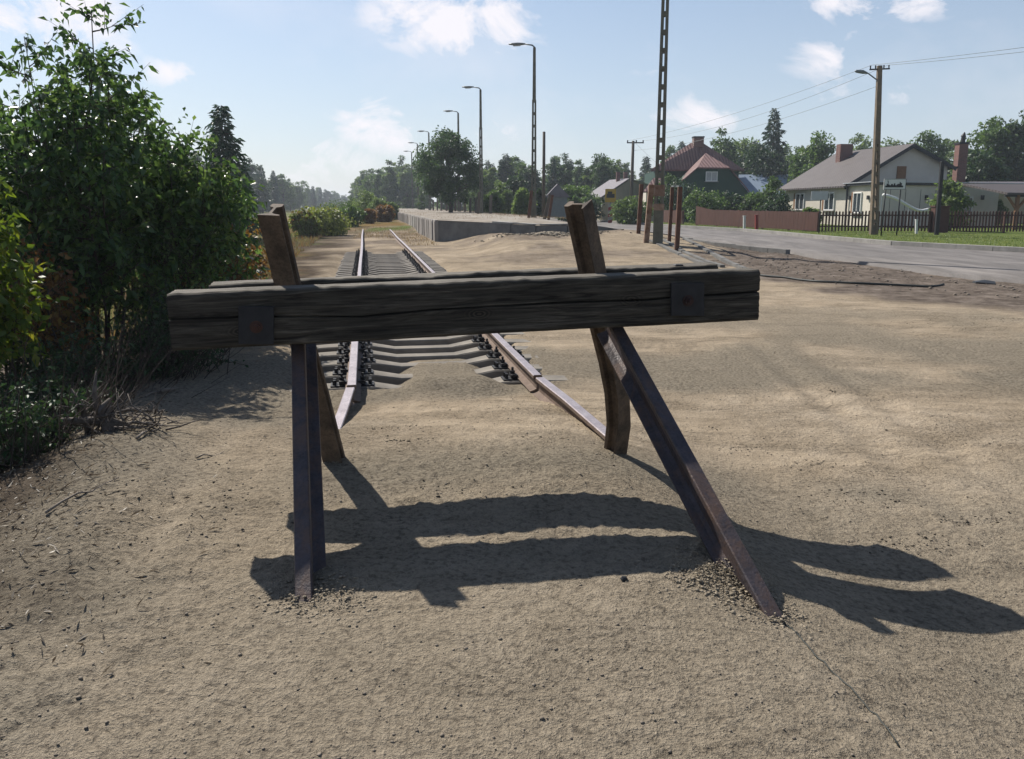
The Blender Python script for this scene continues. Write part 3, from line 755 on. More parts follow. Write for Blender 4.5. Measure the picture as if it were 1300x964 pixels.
# sleeper with fastenings
def sleeper_mesh():
    st = [(-1.28, .075, .125), (-1.2, .0, .13), (-.95, .0, .135), (-.55, .0, .135), (-.30, -.045, .11), (.30, -.045, .11), (.55, .0, .135), (.95, .0, .135), (1.2, .0, .13), (1.28, .075, .125)]
    st = [(-1.28, -.05, .12), (-1.22, -.012, .125)]+st[2:8]+[(1.22, -.012, .125), (1.28, -.05, .12)]
    vs = []; fs = []
    for x, z, w in st:
        vs += [(x, -w, -.2), (x, -w*.86, z-.012), (x, -w*.76, z), (x, w*.76, z), (x, w*.86, z-.012), (x, w, -.2)]
    for i in range(len(st)-1):
        for k in range(6):
            k2 = (k+1) % 6; fs.append((i*6+k, i*6+k2, (i+1)*6+k2, (i+1)*6+k))
    fs.append((0, 1, 2, 3, 4, 5)); fs.append(tuple((len(st)-1)*6+k for k in range(6)))
    return MB().add(vs, fs)
def fastening_mesh():
    mb = MB(); mb.box((0, 0, .006), (.36, .15, .012))
    for sx in (-1, 1):
        mb.box((sx*.085, 0, .032), (.05, .11, .028)); mb.box((sx*.062, 0, .035), (.03, .10, .012))
        mb.tube([(sx*.088, 0, .03), (sx*.088, 0, .105)], .011, 6); mb.tube([(sx*.088, 0, .048), (sx*.088, 0, .075)], .022, 6)
        mb.tube([(sx*.148, -.035, .01), (sx*.148, -.035, .055)], .016, 6); mb.tube([(sx*.148, .035, .01), (sx*.148, .035, .055)], .016, 6)
    return mb
sl = sleeper_mesh().build('sleeper', M['sleeper'], track)
fa = [fastening_mesh().build('rail_fastening', M['steel_dark'], sl)]
fb = fa[0].copy(); COL.objects.link(fb); fb.parent = sl; fa.append(fb)
fa[0].location = (-.73, 0, 0); fb.location = (.735, 0, 0)
sl.rotation_euler = (0, 0, A)
tt = 6.72; i = 0; rr = random.Random(4)
while tt < 26.6:
    o = sl if i == 0 else copy_tree(sl, track)
    o.location = W(.59+rr.uniform(-.015, .015), tt, rr.uniform(-.006, .004))-tl
    o.rotation_euler = (0, 0, A+rr.uniform(-.008, .008))
    tt += .50; i += 1

# ================================================================== BUFFER STOP
buf = empty('buffer_stop', W(.59, 3.6, .12), 'railway buffer stop of two dark timber beams on leaning steel rail legs', 'buffer stop')
bl = buf.location
def beam_mesh(name, p0, p1, dt, h0, h1, seed, crack=True, er=.007):
    """weathered sleeper: length p0->p1 (front bottom line), thickness dt away from camera, heights h0,h1"""
    rg = np.random.default_rng(seed); Mn = 260
    u = np.linspace(0, 1, Mn)
    L = (Vector(p1)-Vector(p0)).length; xx = u*L
    zc = .53+.05*np.interp(u, [0, .12, .3, .42, .62, .78, 1], [.5, .2, -1.6, -.4, .1, -.3, .9])/1.0 + .008*vnoise(xx*9, xx*0, seed+1)
    rows = 26; rings = []
    top_er = er*(fbm(xx*3, xx*0, seed+2, 5)+.15*0)+.006*vnoise(xx*25, xx*0, seed+3)
    bot_er = er*.5*fbm(xx*2.4, xx*0, seed+4, 4)
    hh = h0+(h1-h0)*u
    base = np.linspace(0, 1, rows); kc = 14
    pts = []; pale_top = []
    for j in range(rows):
        if j < kc-1: v = base[j]/base[kc-1]*(zc-.022)
        elif j == kc-1: v = zc-.022
        elif j == kc: v = zc
        elif j == kc+1: v = zc+.022
        else: v = (zc+.022)+(1-zc-.022)*(base[j]-base[kc+1])/(1-base[kc+1])
        z = v*hh; z = z+np.where(v > .5, (v-.5)*2*top_er, (0.5-v)*2*bot_er)
        y = .0035*fbm(xx*2, v*9+0*xx, seed+8, 4)+.0015*vnoise(xx*6, v*40, seed+9)
        y = y+.012*np.clip((v-.93)/.07, 0, 1)**2+.008*np.clip((.05-v)/.05, 0, 1)**2
        if crack and j == kc:
            wd = np.interp(u, [0, .04, .16, .2, .28, .45, .5, .62, .7, 1], [.8, 1, .5, .1, .5, 1, .3, .9, .6, 1]); y = y+.060*wd
        pts.append((y, z)); pale_top.append(np.zeros(Mn))
    nt_ = 8
    for j in range(1, nt_):
        f = j/nt_; z = hh+top_er*(1-f)+.008*fbm(xx*2, f*3+0*xx, seed+12, 4)*1.0+.002*vnoise(xx*7, f*30+0*xx, seed+13)
        pts.append((f*dt+.0*xx, z)); pale_top.append(np.full(Mn, 1.0))
    pale_top[rows-1] = np.full(Mn, .7)
    for j in range(0, 7):
        f = 1-j/6; pts.append((dt+0*xx, f*hh+(.003*vnoise(xx*6, f*20+0*xx, seed+14)))); pale_top.append(np.full(Mn, .8 if j == 0 else .2))
    for j in range(1, 5):
        f = 1-j/5; pts.append((f*dt+0*xx, bot_er*(1-f)*.9)); pale_top.append(np.zeros(Mn))
    R_ = len(pts)
    P0 = Vector(p0); dr = (Vector(p1)-P0).normalized()
    bk = Vector((T[0], T[1], 0)); upv = dr.cross(bk)*-1
    if upv.z < 0: upv = -upv
    Vv = np.zeros((R_, Mn, 3))
    endj = (rg.uniform(-1, 1, R_)*.0025)
    for j, (y, z) in enumerate(pts):
        xo = xx.copy(); xo[0] += endj[j]; xo[-1] += endj[(j*7) % R_]
        # stored in local coordinates: x along, y back, z up
        Vv[j, :, 0] = xo; Vv[j, :, 1] = y; Vv[j, :, 2] = z
    Fc = []
    idx = np.arange(R_*Mn).reshape(R_, Mn)
    a = idx[:, :-1]; b = idx[:, 1:]; a2 = np.roll(idx, -1, 0)[:, :-1]; b2 = np.roll(idx, -1, 0)[:, 1:]
    Fc = np.stack([a.ravel(), b.ravel(), b2.ravel(), a2.ravel()], 1)
    me = bpy.data.meshes.new(name)
    vl = [tuple(v) for v in Vv.reshape(-1, 3)]
    c0 = len(vl); vl.append((0.0, dt/2, float(hh[0])/2)); vl.append((L, dt/2, float(hh[-1])/2))
    fl = [tuple(int(q) for q in f) for f in Fc]
    for j in range(R_):
        j2 = (j+1) % R_
        fl.append((int(idx[j2, 0]), int(idx[j, 0]), c0)[::1]); fl.append((int(idx[j, -1]), int(idx[j2, -1]), c0+1))
    me.from_pydata(vl, [], fl)
    bm = bmesh.new(); bm.from_mesh(me); bmesh.ops.recalc_face_normals(bm, faces=bm.faces)
    if crack:
        for e_ in bm.edges:
            i0, i1 = e_.verts[0].index, e_.verts[1].index
            if i0 < R_*Mn and i1 < R_*Mn and i0//Mn == i1//Mn and i0//Mn in (kc-1, kc, kc+1): e_.smooth = False
    bm.to_mesh(me); bm.free()
    at_ = me.attributes.new('pale_top', 'FLOAT', 'POINT')
    at_.data.foreach_set('value', np.concatenate([np.array(pale_top).ravel(), [.1, .1]]).astype(np.float32))
    o = link(name, me, M['beam'], buf, True)
    R = Matrix((tuple(dr), tuple(bk), tuple(upv))).transposed()
    o.rotation_euler = R.to_euler(); o.location = P0-bl
    return o
fbm0 = onT(218, 446, 3.5); fbm1 = onT(963, 406.5, 3.5); ft0 = onT(222, 373, 3.5); ft1 = onT(963, 343.5, 3.5)
fbeam = beam_mesh('timber_beam', fbm0, fbm1, .155, ft0.z-fbm0.z, ft1.z-fbm1.z, 101)
tag(fbeam, 'cracked front beam with two iron bolt plates')
bb0 = onT(266, 361.5, 3.94); bb1 = onT(913, 335.5, 3.94)
q0 = Vector((bb0.x, bb0.y, bb0.z-.235)); q1 = Vector((bb1.x, bb1.y, bb1.z-.235))
bbeam = beam_mesh('timber_beam', q0, q1, .15, .235, .235, 131, er=.012)
tag(bbeam, 'rear beam behind the rail legs')
# bolt plates on the front beam
for (xa, ya, xb, yb) in ((303, 389, 348, 437), (851, 359, 893, 401)):
    a = onT(xa, ya, 3.492); b = onT(xb, ya, 3.492); c = onT(xb, yb, 3.492); d = onT(xa, yb, 3.492)
    nrm = Vector((-T[0], -T[1], 0))
    mb = MB(); mb.prism([a-bl, b-bl, c-bl, d-bl], (0, 0, 0), nrm*.012)
    pl_ = mb.build('bolt_plate', M['steel_dark'], buf, bevel=.002)
    cen = (a+c)/2-bl+Vector((.0, 0, -.005)); R = Matrix.Rotation(A, 3, 'Z')
    mb = MB(); mb.tube([cen, cen+nrm*.030], .019, 6); mb.tube([cen+nrm*.030, cen+nrm*.055], .010, 8); mb.tube([cen, cen+nrm*.016], .027, 14)
    mb.build('bolt', M['rust_dark'], pl_)
a = onT(861, 337, 3.98)-bl
mb = MB(); mb.box((a.x, a.y, a.z-.02), (.045, .04, .05), Matrix.Rotation(A, 3, 'Z')); mb.tube([a-Vector((0, 0, .3)), a], .01, 6)
mb.build('bolt', M['steel_dark'], buf, bevel=.004)
nT = Vector((-T[0], -T[1], 0)); nN = Vector((N[0], N[1], 0))
# rear legs whose tops stand up between the beams
def px_s(x, y, t): p = onT(x, y, t); return p
hl = lambda w: (nT*-1.0+nN*-.35+Vector((0, 0, -.3)))
def rearpath(pxs, ts, hf):
    P = [onT(x, y, t) for (x, y), t in zip(pxs, ts)]; out = []
    for i, p in enumerate(P):
        ax = (P[min(i+1, len(P)-1)]-P[max(i-1, 0)]).normalized(); h = hf(i/(len(P)-1)); h = (h-ax*h.dot(ax)).normalized(); out.append(p-h*.058)
    return out
hL = lambda f: (nT*-1.0+nN*.34+Vector((0, 0, -.25)))
hR = lambda f: (nT*-1.0+nN*(-.9+.6*f)+Vector((0, 0, -.2)))
LP_ = rearpath([(347, 266), (365, 345), (386, 430), (407, 505), (429, 590), (437, 625)], [3.70, 3.83, 3.95, 4.07, 4.17, 4.23], hL)
zL = [round(p.z, 3) for p in LP_]
o = rail_mesh('rear_leg', [p-bl for p in LP_], hL, M['rail_leg'], buf, scale=.82)
tag(o, 'left rear rail leg whose sawn top stands above the beams')
o.data.materials.clear(); o.data.materials.append(M['rail_rear'])
RP_ = rearpath([(732, 259), (748, 335), (762, 410), (774, 460), (781, 500), (783, 540), (778, 578), (772, 612)], [3.72, 3.82, 3.92, 3.99, 4.06, 4.15, 4.22, 4.26], hR)
o = rail_mesh('rear_leg', [p-bl for p in RP_], hR, M['rail_rear'], buf, scale=.82)
tag(o, 'right rear rail leg, bent near the ground, its top above the beams')
# front legs: heads towards the camera
def front_leg(pf_, pt_, Tt, hd_, lb):
    """front leg: the line given is that of the running head"""
    g0 = onG(*pf_); top = onT(*pt_, Tt); ax = (top-g0).normalized(); h = Vector(hd_); h = (h-ax*h.dot(ax)).normalized()
    a = g0-ax*.32-h*.122; b = top-h*.122
    tag(rail_mesh('front_leg', [a-bl, a.lerp(b, .5)-bl, b-bl], h, M['rail_leg'], buf, scale=.86), lb)
front_leg((385, 766), (377, 418), 3.66, nT*1.0+nN*-.20+Vector((0, 0, .6)), 'left front rail leg with purplish worn head')
front_leg((988, 788), (776, 400), 3.66, nT*1.0+nN*.06+Vector((0, 0, .55)), 'right front rail leg splayed to the right')
FOOT_L = onG(400, 755); FOOT_R = onG(965, 775)

# ------------------------------------------------------------------ ground clutter near the camera
def lumps(name, P, R_, m, rg, label, cat):
    base = bmesh.new(); bmesh.ops.create_icosphere(base, subdivisions=1, radius=1)
    bv = np.array([v.co[:] for v in base.verts]); bf = np.array([[v.index for v in f.verts] for f in base.faces]); base.free()
    n = len(P); k = len(bv)
    jit = 1+rg.uniform(-.35, .35, (n, k, 1)); sc = R_[:, None, None]*np.stack([rg.uniform(.8, 1.4, n), rg.uniform(.8, 1.4, n), rg.uniform(.3, .7, n)], 1)[:, None, :]
    an = rg.uniform(0, 2*pi, n); c, s_ = np.cos(an), np.sin(an)
    B = bv[None]*jit*sc; Bx = B[..., 0]*c[:, None]-B[..., 1]*s_[:, None]; By = B[..., 0]*s_[:, None]+B[..., 1]*c[:, None]
    Vv = np.stack([Bx, By, B[..., 2]], -1)+P[:, None, :]
    Fc = (bf[None]+np.arange(n)[:, None, None]*k).reshape(-1, 3)
    o = npmesh(name, Vv.reshape(-1, 3), Fc, m, None, False); return tag(o, label, cat, kind='stuff')
rg = np.random.default_rng(77)
def scatter(n, x0, x1, y0, y1, pw=1.0):
    y = y0+(y1-y0)*rg.uniform(0, 1, n)**pw; k = y/y1
    x = x0+(x1-x0)*rg.uniform(0, 1, n); return x, y
# crumbs of sand and small stones
x, y = scatter(14000, -3.2, 3.6, 1.3, 6.5, 1.4); R_ = .0016+.0042*rg.uniform(0, 1, 14000)**4
lumps('pebbles', np.stack([x, y, ground_z(x, y)+R_*.3], 1), R_, M['stone'], rg, 'small crumbs and pebbles strewn over the sand', 'pebbles')
cl = []
for fp, k, rad in ((FOOT_L, 900, .20), (FOOT_R, 700, .17), (onG(915, 735), 1700, .20), (onG(428, 588), 120, .08), (onG(776, 582), 120, .08)):
    d = rg.normal(size=(k, 2))*rad*.55; rr_n = np.hypot(d[:, 0], d[:, 1]); hgt = .018*np.exp(-(rr_n/(rad*.6))**2)
    xx = fp.x+d[:, 0]*1.1; yy = fp.y+d[:, 1]*.8; zz = ground_z(xx, yy)+hgt*rg.uniform(.1, 1, k)
    cl.append(np.stack([xx, yy, zz], 1))
cl = np.concatenate(cl); lumps('sand_clods', cl, .0018+.0055*rg.uniform(0, 1, len(cl))**4, M['clod'], rg, 'grey crumbled sand heaped round the feet of the legs', 'sand')
# dark debris patches
pp = []
for (px, py, sx, n_) in ((500, 545, .10, 60), (520, 560, .08, 40), (1040, 592, .14, 70), (1095, 632, .18, 90), (1225, 662, .10, 80), (1160, 690, .14, 120), (935, 570, .08, 30), (905, 545, .05, 20), (560, 620, .12, 60), (600, 585, .03, 12), (1050, 500, .12, 30), (1290, 405, .5, 160), (1220, 415, .5, 120), (200, 600, .3, 50), (150, 640, .3, 50), (260, 680, .15, 30), (960, 490, .1, 20), (660, 520, .08, 20), (700, 560, .1, 20), (300, 640, .2, 60)):
    p = onG(px, py); d = rg.normal(size=(n_, 2))*np.array([sx, sx*.45])
    xx = p.x+d[:, 0]; yy = p.y+d[:, 1]; pp.append(np.stack([xx, yy, ground_z(xx, yy)+.001], 1))
x, y = scatter(120, -3.5, 6, 2.0, 12); pp.append(np.stack([x, y, ground_z(x, y)+.003], 1))
pp = np.concatenate(pp); lumps('debris', pp, .0018+.0065*rg.uniform(0, 1, len(pp))**3, M['debris'], rg, 'dark bits of bark and dirt scattered on the sand', 'debris')
p = on(791, 774, .05); o = MB(); 
bm = bmesh.new(); bmesh.ops.create_icosphere(bm, subdivisions=2, radius=.014)
for v in bm.verts: v.co *= 1+random.uniform(-.2, .2); v.co.z *= .7
me = bpy.data.meshes.new('stone'); bm.to_mesh(me); bm.free(); o = link('stone', me, M['steel_dark']); o.location = G(p.x, p.y, .006); tag(o, 'single small dark stone on the sand in front of the beam shadow', 'stone')
# rubble of the dirt strip by the road
n_ = 2600; y = rg.uniform(10, 30, n_); rlv = road_l(y); x = rlv-rg.uniform(0, 1, n_)**1.1*np.interp(y, [10, 16, 24, 30], [4.0, 3.4, 2.4, 1.4])-.05
R_ = .006+.028*rg.uniform(0, 1, n_)**5
lumps('rubble', np.stack([x, y, ground_z(x, y)+R_*.3], 1), R_, M['stone'], rg, 'stones and broken soil along the edge of the road', 'rubble')
n_ = 900; xx = rg.normal(size=n_); p0 = at(700, 292, 28.4)
x = p0.x+rg.normal(size=n_)*.8; y = p0.y+rg.normal(size=n_)*.5; R_ = .02+.05*rg.uniform(0, 1, n_)**2
lumps('rubble', np.stack([x, y, ground_z(x, y)+R_*.5], 1), R_, M['clod'], rg, 'heap of dark rubble below the broken gap in the platform end wall', 'rubble')
# wire on the ground, bottom right
wp = [onG(*q) for q in ((992, 790), (1012, 806), (1040, 840), (1075, 872), (1105, 905), (1150, 960))]
mb = MB(); pts = []
for a, b in zip(wp, wp[1:]):
    for i in range(6): q = a.lerp(b, i/6); pts.append(G(q.x+.002*sin(i*2), q.y, .002))
mb.tube(pts, .0028, 5); tag(mb.build('wire', M['hose'], None, True), 'thin dark wire lying on the sand from the right front leg', 'wire')
# dark hose by the road bank
hp = []
for px, py in ((965, 352), (1000, 355), (1040, 360), (1090, 363), (1140, 364), (1180, 366), (1202, 364)):
    q = on(px, py, .0); hp.append(q)
pts = []
for a, b in zip(hp, hp[1:]):
    for i in range(5): q = a.lerp(b, i/5); pts.append(G(q.x, q.y, .022))
tag(MB().tube(pts, .022, 7).build('hose', M['hose'], None, True), 'long dark hose lying along the foot of the road bank', 'hose')
q = on(1252, 361, .05); mb = MB()
mb.add([G(q.x-.25, q.y-.1, .02), G(q.x+.15, q.y-.05, .02), G(q.x+.22, q.y+.10, .07), G(q.x+.05, q.y+.15, .08), G(q.x-.2, q.y+.1, .03)], [(0, 1, 2, 3, 4)])
mb.prism([Vector(v) for v in mb.v[:5]], (0, 0, 0), (0, .01, -.03)); mb.f = mb.f[1:]
tag(mb.build('tarpaulin_scrap', M['trim_dark']), 'crumpled dark scrap of sheet on the dirt bank beside the road', 'sheet')
def stick(name, pts, r, label, m='deadwood', group=None):
    o = MB().tube(pts, [r*(1-.6*i/(len(pts)-1)) for i in range(len(pts))], 6).build(name, M[m], None, True); return tag(o, label, 'branch', group)
# uprooted stump heap on the left
sp = onG(128, 550)
stump = empty('dead_stump', sp, 'low tangle of a splintered dry stump and roots on the sandy bank at left', 'stump')
mb = MB(); rr = random.Random(9)
mb.tube([(.05, 0, -.05), (.06, 0, .05), (.02, .02, .15), (.06, .03, .20)], [.045, .05, .035, .012], 9)
mb.tube([(-.36, -.05, .07), (-.2, -.03, .085), (-.02, -.01, .08), (.14, 0, .05)], [.008, .020, .026, .022], 7)
mb.tube([(-.10, .05, .0), (-.13, .06, .14), (-.18, .05, .26)], [.024, .018, .006], 6); mb.tube([(-.02, .05, .05), (-.05, .06, .22), (-.03, .07, .36)], [.022, .016, .005], 6)
mb.build('trunk', M['stumpwood'], stump, True)
mb = MB()
for i in range(95):
    an = rr.uniform(0, 2*pi); l = rr.uniform(.08, .36); el = rr.uniform(-.25, .9)
    b0 = Vector((rr.uniform(-.25, .38), rr.uniform(-.12, .12), rr.uniform(.0, .13)))
    d = Vector((cos(an)*cos(el), sin(an)*cos(el)*.7, sin(el)))
    j = lambda q: Vector((rr.uniform(-q, q), rr.uniform(-q, q), rr.uniform(-q, q)))
    r0 = rr.uniform(.002, .008); mb.tube([b0, b0+d*l*.35+j(.02), b0+d*l*.7+j(.035), b0+d*l+j(.05)], [r0, r0*.8, r0*.55, r0*.2], 5)
mb.build('roots', M['stumpwood'], stump, True)
for i, (x0, y0, x1, y1, r, lb) in enumerate(((150, 528, 208, 527, .016, 'thick dry branch lying right of the dry stump'), (160, 545, 205, 542, .012, 'short dark branch below the thick one right of the stump'), (205, 502, 225, 496, .02, 'flat piece of grey wood on the sand below the beam end'), (185, 505, 222, 492, .008, 'thin twig above the flat piece of wood'), (60, 655, 150, 610, .006, 'long thin twig on the sand slope at far left'), (175, 560, 205, 545, .008, 'curved twig on the sand right of the stump'), (250, 583, 285, 576, .005, 'short dark twig on the sand in front of the stump'))):
    a = onG(x0, y0); b = onG(x1, y1); pts = []
    for k in range(6):
        q = a.lerp(b, k/5); pts.append(G(q.x, q.y+.01*sin(k*2.0+i), r*1.2+.01*sin(k*1.3)))
    stick('dry_branch', pts, r, lb)
# leaf litter, straw and twigs on the left slope
n_ = 30000
t_ = rg.uniform(2.2, 11, n_); d_ = rg.uniform(-.6, 3.0, n_)
s_ = (-1.3-.16*(t_-3.5))-d_; keep = rg.uniform(0, 1, n_) < np.clip((d_+.4)*1.4, 0.05, 1)
s_ = s_[keep]; t_ = t_[keep]; n_ = len(s_)
x = s_*N[0]+t_*T[0]; y = s_*N[1]+t_*T[1]
P = np.stack([x, y, ground_z(x, y)+.004], 1); D = unit(np.stack([rg.normal(size=n_), rg.normal(size=n_), rg.uniform(0, .7, n_)], 1)); L = rg.uniform(.012, .03, n_)+.06*rg.uniform(0, 1, n_)**4
V, Fc = leaf_arrays(P, D, L, np.minimum(L*.3, .008), rg, .1)
tag(npmesh('leaf_litter', V, Fc, M['litter']), 'dry straw and leaf litter covering the bank under the shrubs', 'litter', kind='stuff')

# ------------------------------------------------------------------ foreground shrubs (left)
def shrub_at(px, Y, **k):
    p = at(px, 300, Y); return Vector((p.x, Y, gz(p.x, Y)))
sh = []
make_shrub('shrub', 'tall dark green shrub with upright leafy shoots, highest at the left', 'shrub', shrub_at(98, 7.7), 3.68, 1.2, 201, 'leaf_shrub', nstem=25, nbr=15, ntw=5, nlf=8, ll=.085, stem_r=.018, lowcut=.34, prof=.50)
make_shrub('shrub', 'dark green leafy shrub with drooping shoots just left of the left rail top', 'shrub', shrub_at(228, 8.4), 2.4, .80, 202, 'leaf_shrub', nstem=16, nbr=13, ntw=5, nlf=8, ll=.085, lowcut=.48, bare=30, prof=.35)
make_shrub('shrub', 'dense dark shrub between the tallest shrub and the left edge of the photo', 'shrub', shrub_at(-10, 8.2), 2.85, 1.15, 203, 'leaf_shrub', nstem=16, nbr=13, ntw=5, nlf=8, ll=.085, lowcut=.42)
make_shrub('shrub', 'dark shrub standing behind the tall one with bare lower stems', 'shrub', shrub_at(175, 9.6), 3.1, 1.05, 204, 'leaf_shrub', nstem=16, nbr=13, ntw=5, nlf=8, ll=.09, lowcut=.42, bare=20, prof=.5)
make_shrub('shrub', 'bright yellow green shrub at the very left edge', 'shrub', shrub_at(-32, 5.6), 2.15, .36, 205, 'leaf_yellow', nstem=10, nbr=10, ntw=5, nlf=7, ll=.08, lowcut=.55, twiglen=.24)
make_shrub('shrub', 'small rusty red shrub under the green one near the beam end', 'shrub', shrub_at(262, 9.3), 1.35, .75, 206, 'leaf_rust', nstem=18, nbr=9, ntw=5, nlf=6, ll=.065, lowcut=.45, bare=40)
make_shrub('shrub', 'low orange brown shrub below the yellow green shrub', 'shrub', shrub_at(40, 6.6), 1.5, .42, 207, 'leaf_rust', nstem=10, nbr=8, ntw=4, nlf=6, ll=.065, lowcut=.5, bare=10)
make_shrub('shrub', 'thicket of thin bare stems with few leaves right below the tall shrubs', 'shrub', shrub_at(185, 7.9), 1.15, .7, 208, 'leaf_shrub', nstem=14, nbr=6, ntw=4, nlf=6, ll=.055, lowcut=.3, bare=40, stem_r=.007, lean=(.35, -.1))
make_shrub('shrub', 'sparse green shrub with thin stems at the foot of the left bank', 'shrub', shrub_at(60, 7.4), 1.2, .6, 209, 'leaf_mid', nstem=12, nbr=7, ntw=4, nlf=6, ll=.055, lowcut=.3, bare=15, stem_r=.007, lean=(.2, -.1))
make_shrub('shrub', 'low tangled shoots with small leaves beside the left end of the front beam', 'shrub', shrub_at(215, 7.0), .75, .5, 210, 'leaf_dark', nstem=14, nbr=6, ntw=4, nlf=6, ll=.05, lowcut=.25, bare=40, stem_r=.006, lean=(.3, -.1))
make_shrub('shrub', 'low dark undergrowth left of the dry stump', 'shrub', shrub_at(30, 5.9), .8, .55, 211, 'leaf_dark', nstem=14, nbr=6, ntw=4, nlf=6, ll=.05, lowcut=.2, bare=30, stem_r=.006, lean=(.2, 0))
for (px_, Y_, hh_, rr_, sd_, lf_, lb_) in ((-5, 4.35, .42, .34, 212, 'leaf_dark', 'lowest dark weeds at the left edge, nearest the camera'), (42, 5.0, .45, .36, 213, 'leaf_dark', 'low dark weeds on the bank between the stump and the left edge'), (165, 6.6, .5, .35, 214, 'leaf_dark', 'small weedy bush behind the right side of the dry stump'), (95, 6.1, .5, .4, 215, 'leaf_dark', 'low weeds directly behind the dry stump')):
    make_shrub('weed_bush', lb_, 'weeds', shrub_at(px_, Y_), hh_, rr_, sd_, lf_, nstem=16, nbr=6, ntw=3, nlf=6, ll=.04, lowcut=.15, bare=70, stem_r=.004, twiglen=.14)

# ================================================================== LATTICE POLES AND LAMPS
def lattice(mb, h, w0, w1, d0, d1, solid=.0, rung=.62):
    """concrete pole with a row of openings: two tapering legs and cross rungs"""
    hs = h*(1-solid)
    for s in (-1, 1):
        mb.bar((s*(w0/2-w0*.15), 0, -.3), (s*((w0+(w1-w0)*hs/h)/2-w0*.11), 0, hs), w0*.30, d0, (0, 1, 0), w0*.24, d0+(d1-d0)*hs/h)
    z = .0; k = 0
    while z < hs:
        w = w0+(w1-w0)*z/h; hh = 1.1 if z < .01 else .14
        mb.box((0, 0, z+hh/2), (w*.62, (d0+(d1-d0)*z/h)*.9, hh)); z += rung if z > .5 else 1.5
    if solid: mb.bar((0, 0, hs-.02), (0, 0, h), w0*.62*.9, d0*.9, (0, 1, 0), w1*.8, d1*.8)
def lamp_head(root, z, arm=.55, head=.85):
    mb = MB(); mb.tube([(0, 0, z-.5), (0, 0, z+.02), (-.12, 0, z+.12), (-arm, 0, z+.2)], [.045, .045, .04, .03], 8); mb.build('arm', M['steel_grey'], root, True)
    mb = MB(); n = 12
    secs = [(-arm+.08, .04, .03), (-arm-.05, .09, .055), (-arm-.3, .15, .075), (-arm-.6, .14, .06), (-arm-head+.05, .06, .03)]
    vs = []
    for x, w, hh in secs:
        for k in range(n):
            a_ = 2*pi*k/n; vs.append((x, cos(a_)*w, z+.2+(-.04 if x < -arm-.1 else 0)*0+sin(a_)*hh+.03*(-x-arm)))
    fs = [(i*n+k, i*n+(k+1) % n, (i+1)*n+(k+1) % n, (i+1)*n+k) for i in range(len(secs)-1) for k in range(n)]
    fs += [tuple(range(n)), tuple((len(secs)-1)*n+k for k in range(n))]
    mb.add(vs, fs); hd = mb.build('lamp_head', M['steel_grey'], root, True)
    mb = MB(); mb.box((-arm-.38, 0, z+.135), (.36, .17, .03)); mb.build('lens', M['galv'], hd)
def make_lamp(loc_, h, label, rz=0.0, group='lamp posts in a row along the platform'):
    r = empty('lamp_post', loc_, label, 'lamp post', group, rz)
    mb = MB(); lattice(mb, h, .26, .15, .20, .14, .30); mb.build('pole', M['pole_concrete'], r)
    lamp_head(r, h); return r
lp = make_lamp(at(677.5, 275.5, 42.6), 8.55, 'nearest complete lamp post on the platform, head clear against the sky', -.25)
for (px, py, Y, lb) in ((611, 268, 58, 'lamp post just right of the round crowned tree'), (583, 266, 72.5, 'lamp post rising behind the round crowned tree, only its top showing'), (546, 265, 92, 'lamp post mostly hidden at the left side of the round crowned tree'), (531.5, 264.5, 109, 'second smallest lamp post left of the round crowned tree'), (524, 264, 126, 'smallest farthest lamp post left of the round crowned tree')):
    o = copy_tree(lp); o.location = at(px, py, Y); o.location.z = .88; o['label'] = lb
lp.location.z = gz(lp.location.x, lp.location.y) if False else .84
# tall near pole
p = at(835, 309, 25); tp = empty('lattice_pole', (p.x, p.y, gz(p.x, p.y)), 'tall lattice concrete pole cut by the top of the photo, rusty bands near its foot', 'pole', rz=-.3)
mb = MB(); lattice(mb, 9.6, .29, .17, .24, .15, 0.0, .52); mb.build('pole', M['pole_concrete'], tp)
mb = MB(); mb.box((0, 0, 1.62), (.31, .28, .34)); mb.box((0, 0, 1.12), (.31, .28, .2)); mb.build('clamp', M['rust_pale'], tp)
# rusty posts round the tall pole
def rpost(x0, y0, x1, y1, Y, w, lb, m='rust'):
    b = at(x0, y0, Y); t_ = at(x1, y1, Y); b.z = min(b.z, gz(b.x, b.y)); mb = MB(); mb.bar(b-Vector((0, 0, .1)), t_, w, w)
    return b, t_, mb
for (a, lb, m_) in (((810, 301, 814.5, 234, 27.4, .13), 'leaning rusty post farthest left of the tall lattice pole', 'rust'), ((820, 308, 827, 234.5, 25.3, .16), 'mottled pale rusty post touching the left of the tall lattice pole', 'rust_pale')):
    b, t_, mb = rpost(*a, lb); tag(mb.build('steel_post', M[m_], None, bevel=.01), lb, 'post')
fr = empty('sign_support', G(*at(853, 310, 24.8).xy), 'rusty steel frame of two posts joined at the top, right of the lattice pole', 'frame')
b, t_, mb = rpost(849.5, 306, 853.5, 237.5, 25.4, .10, ''); mb.v = [tuple(Vector(v)-fr.location) for v in mb.v]; mb.build('post', M['rust'], fr)
b2, t2, mb = rpost(859, 316.5, 863.5, 237.5, 23.6, .125, ''); mb.v = [tuple(Vector(v)-fr.location) for v in mb.v]; mb.build('post', M['rust'], fr)
mb = MB(); mb.bar(t_-fr.location+Vector((0, 0, .02)), t2-fr.location+Vector((0, 0, .02)), .07, .05); mb.build('crossbar', M['steel_grey'], fr)
